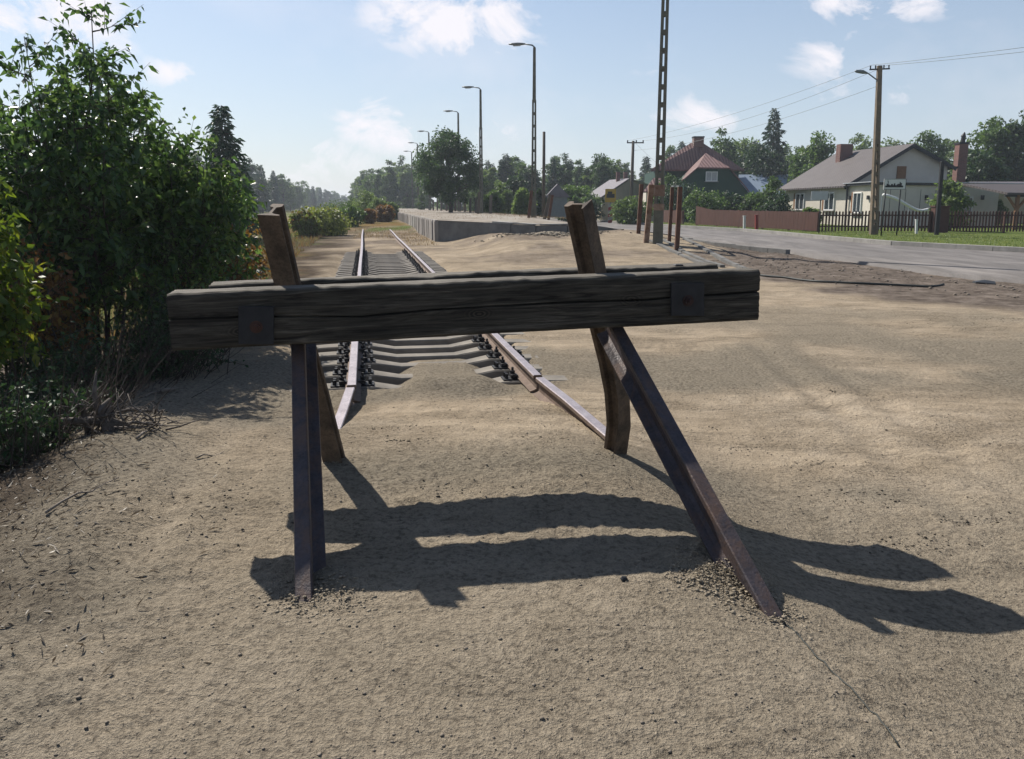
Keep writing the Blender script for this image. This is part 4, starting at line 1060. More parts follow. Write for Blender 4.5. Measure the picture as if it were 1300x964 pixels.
for (x0, y0, x1, y1, Y, w, lb, m_) in ((670, 274, 675, 242, 41.5, .16, 'rusty leaning post left of the nearest full lamp post', 'rust'), (688.5, 276, 699, 247, 41, .17, 'brown post leaning right beside the nearest full lamp post', 'wood_pole'), (695, 277, 701.5, 247.5, 40, .13, 'thin dark post leaning right, rightmost beside the nearest full lamp post', 'rust'),
                                  (606.5, 269, 608.5, 244, 56, .18, 'grey post just left of the lamp post by the round tree', 'wood_pole'), (622, 269, 623.5, 248, 56, .22, 'stout post just right of the lamp post by the round tree', 'wood_pole')):
    b, t_, mb = rpost(x0, y0, x1, y1, Y, w, lb); tag(mb.build('post', M[m_], None, bevel=.01), lb, 'post', 'old posts beside the platform lamps')
p = at(690, 274, 48); mb = MB(); mb.tube([(0, 0, -.2), (0, 0, 4.9)], [.11, .08], 8); o = mb.build('utility_pole', M['wood_pole'], None, True); o.location = (p.x, p.y, .8); tag(o, 'plain wooden pole without lamp standing behind the nearest full lamp post', 'pole')
# short fence posts along the far side of the platform
pr = None
for px in (545, 550, 555, 560, 567, 572, 578, 590, 597, 604):
    Y = np.interp(px, [545, 605], [92, 60]); q = at(px, 266, Y)
    if pr is None:
        mb = MB(); mb.bar((0, 0, -.2), (.03, 0, 1.15), .16, .14, (0, 1, 0), .14, .12); pr = mb.build('fence_post', M['wood_pole'], None, bevel=.012); o = pr
        tag(o, 'short dark post in the row under the round crowned tree on the platform', 'post', 'short dark posts along the platform')
    else: o = pr.copy(); COL.objects.link(o)
    o.location = (q.x, q.y, .87); o.rotation_euler = (0, 0, random.uniform(0, 1))

# ================================================================== RIGHT SIDE: POLES, SIGNS, FENCES
pb = at(1109, 297, 38); up_ = empty('utility_pole', (pb.x, pb.y, gz(pb.x, pb.y)), 'brown concrete utility pole with crossarm and street lamp before the white house', 'pole', rz=0)
mb = MB(); hpole = 7.75
for s_ in (-1, 1): mb.bar((s_*.12, 0, -.3), (s_*.08, 0, 4.2), .11, .24, (0, 1, 0), .09, .22)
z = 0
while z < 4.2: mb.box((0, 0, z+.08), (.26, .2, .16 if z > 0 else .8)); z += .55
mb.bar((0, 0, 4.15), (0, 0, hpole-.1), .25, .22, (0, 1, 0), .19, .17)
mb.build('pole', M['pole_brown'], up_)
mb = MB(); mb.bar((-.45, 0, hpole-.25), (.47, 0, hpole-.25), .06, .06)
for xx in (-.41, -.18, .2, .43): mb.tube([(xx, 0, hpole-.25), (xx, 0, hpole-.08)], [.025, .035], 6)
mb.build('crossarm', M['steel_dark'], up_)
mb = MB(); mb.tube([(-.05, 0, hpole-1.0), (-.1, 0, hpole-.72), (-.5, 0, hpole-.42), (-.62, 0, hpole-.38)], .03, 7); mb.build('lamp_arm', M['steel_grey'], up_, True)
mb = MB(); mb.tube([(-.55, 0, hpole-.40), (-.75, 0, hpole-.34), (-1.05, 0, hpole-.30), (-1.12, 0, hpole-.30)], [.04, .09, .07, .03], 8); mb.build('lamp_head', M['steel_grey'], up_, True)
up_.rotation_euler = (0, radians(-2.4), 0)
P_TOP = up_.location+Vector((-.325, 0, hpole-.08))
qb = at(801, 262, 66); qz = gz(qb.x, qb.y); q = empty('utility_pole', (qb.x, qb.y, qz), 'thin distant utility pole with crossarm in front of the small yellow house', 'pole')
hq = at(802, 179, 66).z-qz
mb = MB(); mb.tube([(0, 0, -.3), (.05, 0, hq)], [.16, .11], 8); mb.build('pole', M['wood_pole'], q, True)
mb = MB(); mb.bar((-.45, 0, hq-.15), (.9, 0, hq-.15), .09, .09)
for xx in (-.4, .3, .85): mb.tube([(xx, 0, hq-.15), (xx, 0, hq+.05)], .05, 6)
mb.build('crossarm', M['steel_dark'], q)
Q_TOP = Vector((qb.x+.05, qb.y, qz+hq))
def wire(a, b, sag, lb, r=.009):
    pts = []
    for i in range(25): u = i/24; pp_ = Vector(a).lerp(Vector(b), u); pp_.z -= sag*4*u*(1-u); pts.append(pp_)
    tag(MB().tube(pts, r, 4).build('overhead_wire', M['steel_grey']), lb, 'wire', 'overhead wires')
fe = at(1845, -22, 22)
wire(P_TOP+Vector((-.35, 0, 0)), Q_TOP+Vector((-.4, 0, .02)), .35, 'upper overhead wire between the brown utility pole and the thin distant pole')
wire(P_TOP+Vector((.38, 0, 0)), Q_TOP+Vector((.85, 0, .02)), .6, 'second overhead wire between the brown utility pole and the thin distant pole')
wire(P_TOP+Vector((-.1, 0, -.95)), Q_TOP+Vector((.1, 0, -.75)), .5, 'lowest overhead wire between the brown utility pole and the thin distant pole')
wire(P_TOP+Vector((-.35, 0, 0)), fe, .15, 'upper overhead wire running right from the brown utility pole')
wire(P_TOP+Vector((.38, 0, 0)), fe+Vector((.5, 0, -.12)), .2, 'lower overhead wire running right from the brown utility pole')
wire(Q_TOP, at(880, 240, 76), .3, 'short wire from the thin distant pole towards the green wooden house')

# town sign with skyline
sb = at(1131, 296, 36.5); sg = empty('town_sign', (sb.x, sb.y, gz(sb.x, sb.y)), 'white rectangular road sign with black town skyline on two posts', 'sign')
zt = at(1131, 227, 36.5).z-sg.location.z; zb_ = at(1131, 241, 36.5).z-sg.location.z; wS = 27.5/F*36.5*1.0
mb = MB(); mb.box((0, 0, (zt+zb_)/2), (wS, .03, zt-zb_)); pn = mb.build('sign_board', M['sign_white'], sg)
mb = MB(); x0 = -wS/2+.06; rr = random.Random(12); zz0 = zb_+.10
prof = [(.06, .10), (.05, .2), (.03, .34), (.05, .16), (.07, .12), (.08, .19), (.04, .12), (.07, .22), (.06, .12), (.05, .17), (.08, .2), (.04, .30), (.06, .24), (.06, .10)]
for w, h_ in prof:
    mb.box((x0+w/2, -.019, zz0+h_*.8/2), (w, .008, h_*.8)); x0 += w*.985+.001
mb.add([(-wS/2+.145, -.023, zz0+.25), (-wS/2+.185, -.023, zz0+.25), (-wS/2+.165, -.023, zz0+.37)], [(0, 1, 2)])
mb.build('skyline', M['black'], pn)
mb = MB()
for (a_, b_, c_, d_) in ((0, zb_+.02, wS, .02), (0, zt-.02, wS, .02)): mb.box((a_, -.018, b_), (c_, .007, d_))
for sx in (-1, 1): mb.box((sx*(wS/2-.01), -.018, (zt+zb_)/2), (.02, .006, zt-zb_-.05))
mb.build('border', M['black'], pn)
for sx, dx in ((-.36, -.06), (.30, -.02)): MB().tube([(sx+dx, .035, -.2), (sx, .035, zt)], .03, 7).build('post', M['steel_dark'], sg, True)
# second sign seen from behind
b = at(1040, 295, 40); s2 = empty('road_sign', (b.x, b.y, gz(b.x, b.y)), 'grey back of a wide road sign on a thin post before the red fence end', 'sign')
z1 = at(1040, 243, 40).z-s2.location.z; z2 = at(1040, 254, 40).z-s2.location.z
MB().box((-.10, 0, (z1+z2)/2), (.82, .03, z1-z2)).build('sign_board', M['galv'], s2); MB().tube([(0, .03, -.2), (-.03, .03, z1+.05)], .028, 7).build('post', M['steel_dark'], s2, True)
# dark post by gate
b = at(1189, 295, 37.5); t_ = at(1196.5, 205, 37.5); b.z = gz(b.x, b.y)-.2
tag(MB().bar(b, t_, .17, .14, (0, 1, 0), .15, .12).build('post', M['steel_dark'], None, bevel=.01), 'tall slightly leaning dark post beside the fence gate pillars', 'post')
# yellow board on the striped post
b = at(774.5, 277.5, 62); yp = empty('crossing_post', (b.x, b.y, gz(b.x, b.y)), 'short red and white striped post under a yellow square board', 'sign')
zt = at(774, 240, 62).z-yp.location.z; zb_ = at(774, 257, 62).z-yp.location.z
MB().box((0, 0, (zt+zb_)/2), (.82, .04, zt-zb_)).build('sign_board', M['sign_yellow'], yp)
mb = MB(); zc_ = (zt+zb_)/2; mb.box((.0, -.026, zc_-.02), (.62, .010, .30)); mb.box((-.05, -.026, zc_+.22), (.34, .009, .17)); mb.build('symbol', M['black'], yp)
MB().tube([(0, .03, 0), (0, .03, zt)], .05, 7).build('post', M['steel_grey'], yp)
hst = at(774, 257, 62).z-yp.location.z-.15
mb = MB(); 
for i in range(0, 6, 2): mb.prism([(-.16, -.05, hst*i/6), (.16, -.05, hst*i/6+.10), (.16, -.05, hst*(i+1)/6+.10), (-.16, -.05, hst*(i+1)/6)], (0, 0, 0), (0, .03, 0))
mb.build('red_stripes', M['red_paint'], yp)
mb = MB()
for i in range(1, 6, 2): mb.prism([(-.16, -.05, hst*i/6), (.16, -.05, hst*i/6+.10), (.16, -.05, hst*(i+1)/6+.10), (-.16, -.05, hst*(i+1)/6)], (0, 0, 0), (0, .03, 0))
mb.build('white_stripes', M['concrete'], yp)
# small posts in the verge
for (px, y0, y1, Y, w, m_, lb) in ((945, 292, 275, 47, .13, 'sign_white', 'short white post in front of the red board fence'), (960.5, 294, 274, 45, .16, 'red_paint', 'short red post in front of the red board fence'), (1163.5, 296, 280, 39, .10, 'sign_white', 'thin white stake in front of the dark picket fence')):
    b = at(px, y0, Y); t_ = at(px, y1, Y); b.z = gz(b.x, b.y)-.1; mb = MB(); mb.bar(b, t_, w, w); mb.box((t_.x, t_.y, t_.z+.02), (w*1.25, w*1.25, .05)); tag(mb.build('marker_post', M[m_], None, bevel=.008), lb, 'post')
# board fence, red brown
def fence_line(pts, h, name, label, m, pitch, bw, bt=.02, pointed=False, postm=None, wav=0):
    a0 = pts[0]; root = empty(name, (a0[0], a0[1], gz(a0[0], a0[1])), label, 'fence'); o0 = root.location; mb = MB(); pm = MB(); rm = MB(); rr = random.Random(3)
    for a, b in zip(pts, pts[1:]):
        a = Vector((a[0], a[1], 0)); b = Vector((b[0], b[1], 0)); d = b-a; L = d.length; dn = d.normalized(); nn = Vector((dn.y, -dn.x, 0)); k = int(L/pitch)
        R = Matrix.Rotation(atan2(d.y, d.x), 3, 'Z')
        for i in range(k+1):
            p = a+dn*(i*pitch+rr.uniform(-.006, .006)); zg = gz(p.x, p.y); hh = h+rr.uniform(-.015, .015)+(wav*(1-min(1, i*pitch/2.0)) if wav else 0)
            c = p+nn*.03; mb.box((c.x-o0.x, c.y-o0.y, zg-o0.z+hh/2+.04), (bw, bt, hh-.04), R)
            if pointed: mb.add([Vector((c.x-o0.x, c.y-o0.y, zg-o0.z+hh+.02))+R @ Vector(v) for v in ((-bw/2, -bt/2, 0), (bw/2, -bt/2, 0), (0, -bt/2, bw*.7), (-bw/2, bt/2, 0), (bw/2, bt/2, 0), (0, bt/2, bw*.7))], [(0, 1, 2), (5, 4, 3), (0, 2, 5, 3), (1, 4, 5, 2), (0, 3, 4, 1)])
        for zz in (.3, h*.85): rm.bar(Vector((a.x-o0.x, a.y-o0.y, gz(a.x, a.y)-o0.z+zz)), Vector((b.x-o0.x, b.y-o0.y, gz(b.x, b.y)-o0.z+zz)), .04, .07)
        kp_ = max(1, int(L/2.4))
        for i in range(kp_+1):
            p = a+d*(i/kp_)-nn*.06; pm2 = MB().box((p.x-o0.x, p.y-o0.y, gz(p.x, p.y)-o0.z+(h+.05)/2-.05), (.10, .10, h+.15), R); pm2.build('post', M[postm or m], root)
    mb.build('boards' if not pointed else 'pickets', M[m], root); rm.build('crossrails', M[postm or m], root); return root
f0 = at(884, 287, 54); f1 = at(1037, 294.5, 42)
fence_line([f0.xy, f1.xy], 1.02, 'board_fence', 'closed red brown board fence in front of the garden of the green house', 'fence_red', .125, .118, wav=.25)
fence_line([f1.xy+Vector((.1, 0)), at(1180, 296, 41).xy], 1.02, 'picket_fence', 'dark picket fence left of the gate pillars in front of the white house', 'fence_dark', .16, .085, pointed=True)
fence_line([at(1202, 296, 41).xy, at(1420, 296, 41).xy], 1.02, 'picket_fence', 'dark picket fence right of the gate pillars', 'fence_dark', .16, .085, pointed=True)
g = at(1191, 296, 41); mb = MB(); mb.box((0, 0, .62), (.72, .45, 1.34)); mb.box((0, 0, 1.31), (.80, .52, .07)); o = mb.build('gate_pillar', M['fence_dark'], None, bevel=.01); o.location = G(g.x, g.y); tag(o, 'stout dark gate pillar between the two picket fences', 'pillar')
# fence left of the green house garden
fence_line([at(760+80, 284, 62).xy, at(866, 286, 57).xy], .95, 'board_fence', 'low red brown fence partly hidden behind the rusty frame', 'fence_red', .14, .12)

# ================================================================== HOUSES
def quad(mb, a, b, c, d): mb.add([a, b, c, d], [(0, 1, 2, 3)])
def slab(poly, th, name, m, parent):
    P_ = [Vector(p) for p in poly]; nrm = (P_[1]-P_[0]).cross(P_[2]-P_[0]).normalized()
    if nrm.z < 0: nrm = -nrm
    mb = MB(); mb.prism(P_, (0, 0, 0), nrm*th); return mb
def wall_window(parent, org, ux, w, h, z0, u0, nrm, frame='trim_white', name='window', shutter=False, dark=False):
    """window set on a wall: org wall origin, ux wall direction, nrm outward"""
    R = Matrix((tuple(ux), tuple(-nrm), (0, 0, 1))).transposed()
    c = org+ux*u0+Vector((0, 0, z0))
    f = empty  # noqa
    mb = MB(); t = .07
    for (dx, dz, ww, hh) in ((0, h/2-t/2, w, t), (0, -h/2+t/2, w, t), (-w/2+t/2, 0, t, h-2*t), (w/2-t/2, 0, t, h-2*t), (0, 0, .05, h-2*t)):
        mb.box(c+R @ Vector((dx, -.04, h/2+dz)), (ww, .10, hh), R)
    fr_ = mb.build(name, M[frame], parent)
    MB().box(c+R @ Vector((0, -.015, h/2)), (w-.02, .03, h-.02), R).build('pane', M['glass'], fr_)
    MB().box(c+R @ Vector((0, -.09, -.03)), (w+.16, .20, .05), R).build('sill', M['concrete'], fr_)
    if shutter: MB().box(c+R @ Vector((-w/2-.16, -.05, h/2)), (.24, .06, h), R).build('shutter', M['shutter'], fr_)
    return fr_
# white bungalow ---------------------------------------------------
HB = Vector((21.6, 64.0)); HA = Vector((22.75, 55.0)); dv = (HB-HA).normalized(); du = Vector((dv.y, -dv.x)); 
def hp_(u, v, z): q_ = HA+du*u+dv*v; return Vector((q_.x-HA.x, q_.y-HA.y, z))
z0 = .1; house = empty('house', (HA.x, HA.y, z0), 'white single storey house with dark grey roof, grey gable and flat roofed front extension', 'house')
Lh = 9.1; Wh = 7.2; ze = 2.75; zr_ = 5.35; zer = 4.0; ur = 4.35
mb = MB()
# walls main block (with gable)
mb.add([hp_(0, 0, -.2), hp_(0, Lh, -.2), hp_(0, Lh, ze), hp_(0, 0, ze)], [(0, 1, 2, 3)])
mb.add([hp_(0, 0, -.2), hp_(Wh, 0, -.2), hp_(Wh, 0, zer), hp_(ur, 0, zr_-.05), hp_(0, 0, ze)], [(0, 1, 2, 3, 4)])
mb.add([hp_(Wh, 0, -.2), hp_(Wh, Lh, -.2), hp_(Wh, Lh, zer), hp_(Wh, 0, zer)], [(0, 1, 2, 3)])
mb.add([hp_(0, Lh, -.2), hp_(Wh, Lh, -.2), hp_(Wh, Lh, zer), hp_(ur, Lh, zr_-.05), hp_(0, Lh, ze)], [(0, 1, 2, 3, 4)])
mb.build('wall', M['render_cream'], house)
mb = MB(); ov = .45
zl = ze-ov*.5
A1 = hp_(-ov, -.35, zl); B1 = hp_(-ov, Lh+.5, zl-.05); R1 = hp_(ur, -.35, zr_); R2 = hp_(ur, Lh+.5, zr_); C1 = hp_(Wh+.4, -.35, zer-.2); D1 = hp_(Wh+.4, Lh+.5, zer-.4)
th = Vector((0, 0, .12))
mb.add([A1, B1, R2, R1, A1+th, B1+th, R2+th, R1+th], [(0, 1, 2, 3), (4, 5, 6, 7), (0, 4, 7, 3), (0, 1, 5, 4)])
mb.add([C1, D1, R2, R1, C1+th, D1+th, R2+th, R1+th], [(0, 1, 2, 3), (4, 5, 6, 7), (0, 4, 7, 3), (0, 1, 5, 4)])
rf = mb.build('roof', M['roof_grey'], house)
mb = MB(); mb.bar(A1+Vector((0, 0, -.02))+Vector((0, -.03, 0)), R1+Vector((0, -.03, -.02)), .05, .24); mb.bar(R1+Vector((0, -.03, -.02)), C1+Vector((0, -.03, -.02)), .05, .24); mb.build('fascia', M['trim_dark'], rf)
ch = hp_(3.3, 6.6, zr_-.75); MB().box(ch+Vector((0, 0, .55)), (1.0, .6, 1.5), Matrix.Rotation(.15, 3, 'Z')).build('chimney', M['brick'], rf)
# extension
Le = 4.5; We = 8.1; zx = 2.62
E0 = at(1105, 238, 50.5); E1 = at(1257, 240, 53.5)
def ex(p, z): return Vector((p[0]-HA.x, p[1]-HA.y, z))
pA = (22.75, 50.6); pB = (31.6, 52.6); pC = (31.0, 56.5); pD = (22.75, 54.95)
mb = MB(); 
for a, b in ((pA, pB), (pB, pC), (pD, pA)): mb.add([ex(a, -.2), ex(b, -.2), ex(b, zx), ex(a, zx)], [(0, 1, 2, 3)])
mb.build('extension_wall', M['render_cream'], house)
mb = MB(); o_ = .25
poly = [ex((pA[0]-o_, pA[1]-o_), zx), ex((pB[0]+2.4, pB[1]+.35), zx-.06), ex((pC[0]+2.2, pC[1]), zx), ex((pD[0]-o_, pD[1]+.1), zx)]
mb.prism(poly, (0, 0, 0), (0, 0, .16)); mb.build('extension_roof', M['trim_dark'], house)
mb = MB(); mb.bar(poly[0]+Vector((0, -.02, .19)), poly[1]+Vector((0, -.02, .19)), .12, .05); mb.bar(poly[3]+Vector((-.02, 0, .19)), poly[0]+Vector((-.02, 0, .19)), .12, .05); mb.build('roof_trim', M['galv'], house)
# windows on the sunlit side wall
ux = Vector((-dv.x, -dv.y, 0)); nrm = Vector((-du.x, -du.y, 0))
for v_, sh_ in ((6.55, True), (2.2, True)):
    wall_window(house, hp_(0, v_, 0), ux, 1.35, 1.25, 1.0, 0, nrm, shutter=True)
uy = Vector((0, -1, 0)); nx_ = Vector((-1, 0, 0))
wall_window(house, ex((22.75, 53.2), 0), uy, 1.25, 1.35, .85, 0, nx_, shutter=True)
dd = Vector((pB[0]-pA[0], pB[1]-pA[1], 0)).normalized(); nn = Vector((dd.y, -dd.x, 0))
wall_window(house, ex(pA, 0), dd, 1.5, 1.15, .75, 6.35, nn)
for uu in (3.6, 7.8):
    c = ex(pA, 1.85)+dd*uu+nn*.06; MB().box(c, (.16, .14, .28), Matrix.Rotation(atan2(dd.y, dd.x), 3, 'Z')).build('wall_lamp', M['trim_dark'], house)
for vv in (51.6, 54.4): MB().box(ex((22.68, vv), 1.85), (.12, .16, .26)).build('wall_lamp', M['trim_dark'], house)
for uu in (1.0, 2.1, 3.2, 4.3):
    c = ex(pA, 0)+dd*uu+nn*.008; MB().box(c+Vector((0, 0, 1.2)), (.02, .016, 2.3), Matrix.Rotation(atan2(dd.y, dd.x), 3, 'Z')).build('wall_joint', M['trim_dark'], house)
MB().tube([ex((22.62, 54.7), zx), ex((22.62, 54.7), 0)], .07, 8).build('downpipe', M['trim_dark'], house)
MB().tube([hp_(-.1, Lh, ze), hp_(-.1, Lh, 0)], .06, 8).build('downpipe', M['galv'], house)
gc = hp_(ur-.55, -.02, 3.55); 
mb = MB(); mb.box(gc+Vector((0, -.03, 0)), (.65, .06, .85), Matrix.Rotation(atan2(du.y, du.x), 3, 'Z')); mb.build('vent', M['shutter'], house)
# curved white pipe in the yard
pts = [at(x_, y_, 46.5) for x_, y_ in ((1121, 247.5), (1128, 249), (1137, 252), (1146, 257), (1155, 262.5), (1163, 266.5), (1170, 268), (1177, 266.5), (1184, 265.5))]
yr = empty('white_pipe', (pts[0].x, pts[0].y, .12), 'white curved pipe descending in the yard before the grey front wall', 'pipe')
MB().tube([p_-yr.location for p_ in pts], .085, 8).build('rail', M['trim_white'], yr, True)
for k in (0, 4, 8): MB().tube([(pts[k].x-yr.location.x, .12, -.1), pts[k]-yr.location+Vector((0, .1, 0))], .03, 6).build('support', M['galv'], yr)
# free standing brick chimney
c0 = at(1211, 290, 57); ck = empty('brick_chimney', (c0.x, c0.y, .1), 'tall slim brick chimney stack right of the white house gable', 'chimney')
hc = at(1211, 183, 57).z-.1; MB().box((0, 0, hc/2), (.62, .6, hc)).build('stack', M['brick'], ck)
mb = MB(); mb.box((0, 0, hc+.04), (.72, .7, .12)); mb.tube([(.05, 0, hc+.08), (.05, 0, hc+.55)], [.17, .12], 8); mb.tube([(.05, 0, hc+.5), (.12, 0, hc+.8)], [.19, .03], 8); mb.build('cap', M['steel_dark'], ck, False)
mb = MB(); mb.bar((-.95, -.3, hc-1.75), (-.3, -.3, hc-1.6), .03, .03); mb.box((-.42, -.3, hc-1.6), (.22, .12, .12)); mb.build('bracket', M['steel_dark'], ck)
# carport right
cp = at(1276, 286, 47); car = empty('carport', (cp.x, cp.y, .1), 'open wooden carport with brown roof at the right edge', 'carport')
mb = MB(); za = at(1240, 236, 50).z-.1; ze_ = at(1262, 247, 46).z-.1
mb.prism([Vector((-.8, -1.2, ze_-.02)), Vector((5.5, -1.2, ze_-.1)), Vector((5.5, 3.8, ze_+.55)), Vector((-.6, 3.8, ze_+.6))], (0, 0, 0), (0, 0, .12)); mb.build('roof', M['roof_grey'], car)
for xx in (0, 3.6):
    mb = MB(); mb.bar((xx, -.9, -.1), (xx, -.9, ze_), .17, .17, (0, 1, 0)); mb.bar((xx, -.9, ze_-.85), (xx-.62, -.9, ze_-.05), .11, .11, (0, 1, 0)); mb.bar((xx, -.9, ze_-.85), (xx+.62, -.9, ze_-.05), .11, .11, (0, 1, 0)); mb.build('post', M['shutter'], car)
mb = MB(); mb.bar((-.75, -.9, ze_-.05), (5.4, -.9, ze_-.12), .14, .16); mb.build('beam', M['trim_dark'], car)
# grey outbuilding behind the carport
ob = at(1275, 290, 60); ou = empty('outbuilding', (ob.x, ob.y, .1), 'low grey outbuilding with pale sheet roof behind the carport', 'building')
zt = at(1275, 242, 60).z; MB().box((3.3, 1.5, zt/2), (9, 3, zt)).build('wall', M['render_beige'], ou)
mb = MB(); zr2 = at(1275, 231, 60).z-.1; mb.prism([Vector((-2.2, -.4, zt-.05)), Vector((8.4, -.4, zt-.05)), Vector((8.2, 2.4, zr2)), Vector((-1.6, 2.4, zr2))], (0, 0, 0), (0, 0, .08)); mb.build('roof', M['roof_slate'], ou)
MB().box((2.6, -.03, 1.0), (1.1, .06, 1.9)).build('door', M['trim_dark'], ou)
# green wooden house ------------------------------------------------
gh = at(885, 290, 75); gr = empty('house', (gh.x, gh.y, .1), 'dark green wooden house with steep red brown hipped roof and gabled porch', 'house')
def gp(px, py, Y): return at(px, py, Y)-gr.location
mb = MB()
ap1 = gp(877, 181.5, 79); ap2 = gp(892, 181.5, 79)
el = gp(826, 215.5, 74.5); er_ = gp(945, 215.3, 77.5); bl_ = gp(838, 217, 85); br_ = gp(940, 217, 86)
th = Vector((0, 0, -.14))
mb.add([el, er_, ap2, ap1], [(0, 1, 2, 3)]); mb.add([el, ap1, bl_], [(0, 1, 2)]); mb.add([er_, br_, ap2], [(0, 1, 2)]); mb.add([bl_, ap1, ap2, br_], [(0, 1, 2, 3)])
mb.add([el, er_, er_+th, el+th], [(0, 1, 2, 3)]); mb.add([el, bl_, bl_+th, el+th], [(0, 1, 2, 3)]); mb.add([er_, br_, br_+th, er_+th], [(0, 1, 2, 3)])
groof = mb.build('roof', M['roof_red'], gr)
c_ = (ap1+ap2)/2; MB().box(c_+Vector((.05, -.3, .0)), (.95, .8, .9)).build('chimney', M['brick'], groof)
MB().box(c_+Vector((.05, -.3, .5)), (1.05, .9, .12)).build('chimney_cap', M['trim_dark'], groof)
# main walls under the hip
mb = MB(); wl = gp(833, 218, 75.5); wr = gp(938, 218, 78); wbl = Vector((wl.x+.4, 9.5, 0)); wbr = Vector((wr.x, 10.5, 0)); hz = wl.z+.1
ring = [(wl.x, wl.y), (wr.x, wr.y), (wbr.x, wbr.y), (wbl.x, wbl.y)]
for i in range(4):
    a = ring[i]; b = ring[(i+1) % 4]; mb.add([(a[0], a[1], -.2), (b[0], b[1], -.2), (b[0], b[1], hz), (a[0], a[1], hz)], [(0, 1, 2, 3)])
mb.build('wall', M['wood_green'], gr)
# porch gable
YG = 72.0; pw = [gp(868, 228, YG), gp(887, 213.5, YG), gp(925, 214, YG), gp(949, 243, YG), gp(949, 288, YG), gp(868, 288, YG)]
mb = MB(); mb.prism(pw, (0, 0, 0), (0, 2.8, 0)); gw = mb.build('porch_wall', M['wood_green'], gr)
pk = gp(896, 194.5, 76.5); mb = MB()
a = gp(885.5, 212.6, YG-.3); b = gp(927, 213, YG-.3); l0 = gp(864.5, 230.5, YG-.3); r0 = gp(952, 244, YG-.3)
bkL = gp(866, 224, 76); bkR = gp(948, 238, 76.3); 
mb.add([a, b, pk], [(0, 1, 2)]); mb.add([l0, a, pk, bkL], [(0, 1, 2, 3)]); mb.add([b, r0, bkR, pk], [(0, 1, 2, 3)])
t2_ = Vector((0, 0, -.12)); mb.add([a, b, b+t2_, a+t2_], [(0, 1, 2, 3)]); mb.add([l0, a, a+t2_, l0+t2_], [(0, 1, 2, 3)]); mb.add([b, r0, r0+t2_, b+t2_], [(0, 1, 2, 3)])
mb.build('porch_roof', M['roof_red'], gr)
wc = gp(903, 230.5, YG); wf = wall_window(gr, Vector((wc.x, wc.y, 0)), Vector((1, 0, 0)), 1.05, .85, wc.z, 0, Vector((0, -1, 0)))
MB().box(Vector((wc.x, wc.y-.036, wc.z+.42)), (.9, .012, .7)).build('curtain', M['curtain'], wf)
# annexe at left of the green house
an = at(828, 288, 70); ax = empty('shed', (an.x, an.y, .1), 'small annexe with pinkish roof left of the green house, behind the lattice pole', 'shed')
zt = at(828, 245, 70).z-.1; MB().box((0, 0, zt/2), (1.6, 2.4, zt)).build('wall', M['render_cream'], ax)
mb = MB(); mb.prism([Vector((-1.1, -1.4, zt)), Vector((1.0, -1.4, zt)), Vector((.9, 1.2, zt+1.2)), Vector((.2, 1.2, zt+1.2))], (0, 0, 0), (0, 0, .1)); mb.build('roof', M['roof_red'], ax)
# blue-grey shed roof
bs = at(958, 290, 82); bsd = empty('barn', (bs.x, bs.y, .1), 'low barn with pale blue grey sheet roof right of the green house', 'barn')
z1_ = at(958, 223, 86).z-.1; z2_ = at(958, 250, 80).z-.1
MB().box((.8, 2, z2_/2), (6.4, 4, z2_)).build('wall', M['render_beige'], bsd)
mb = MB(); mb.prism([Vector((-2.2, -.3, z2_)), Vector((5, -.3, z2_)), Vector((5, 4, z1_)), Vector((-2.6, 4, z1_))], (0, 0, 0), (0, 0, .1)); mb.build('roof', M['blue_sheet'], bsd)
# small yellow house
sy = at(785, 285, 80); sh_ = empty('house', (sy.x, sy.y, .1), 'small yellowish house with grey sheet roof behind the bushes', 'house')
def sp_(px, py, Y): return at(px, py, Y)-sh_.location
e1_ = sp_(740, 251, 80); e2_ = sp_(763.5, 250, 74); r2_ = sp_(799, 226.5, 78); r1_ = sp_(774, 228.5, 84)
mb = MB(); mb.add([e1_, e2_, r2_, r1_], [(0, 1, 2, 3)]); mb.add([v+Vector((0, 0, -.12)) for v in (e1_, e2_, r2_, r1_)], [(0, 1, 2, 3)]); mb.add([e1_, e2_, e2_+Vector((0, 0, -.12)), e1_+Vector((0, 0, -.12))], [(0, 1, 2, 3)])
e3_ = sp_(829, 236, 80); e4_ = sp_(812, 236, 86); mb.add([r1_, r2_, e3_, e4_], [(0, 1, 2, 3)])
srf = mb.build('roof', M['roof_slate'], sh_)
for px in (784.5, 794): c_ = sp_(px, 228, 80); MB().box(c_+Vector((0, 0, .25)), (.35, .35, .9)).build('chimney', M['brick'], srf)
mb = MB(); gl0 = e2_+Vector((.15, .2, -.1)); gr0 = e3_+Vector((-.2, .1, -.1)); gt = r2_+Vector((0, .2, -.15))
mb.add([(gl0.x, gl0.y, -.2), (gr0.x, gr0.y, -.2), gr0, gt, gl0], [(0, 1, 2, 3, 4)])
g2 = e1_+Vector((.2, 0, -.1)); mb.add([(g2.x, g2.y, -.2), (gl0.x, gl0.y, -.2), gl0, g2], [(0, 1, 2, 3)]); mb.build('wall', M['render_beige'], sh_)
c_ = sp_(807, 253, 77.6); MB().box(c_+Vector((0, -.1, 0)), (.5, .1, .9)).build('window', M['glass'], sh_)
# pale hut seen between trees right of the lamp
hb = at(707, 272, 62); hu = empty('shed', (hb.x, hb.y, .55), 'small dark grey hut with pointed roof behind the leaning posts', 'shed')
MB().box((0, 0, .75), (1.5, 1.2, 1.5)).build('wall', M['steel_grey'], hu); mb = MB(); mb.prism([Vector((-.95, -.8, 1.5)), Vector((.95, -.8, 1.5)), Vector((0, -.8, 2.5))], (0, 0, 0), (0, 1.6, 0)); mb.build('roof', M['roof_slate'], hu)

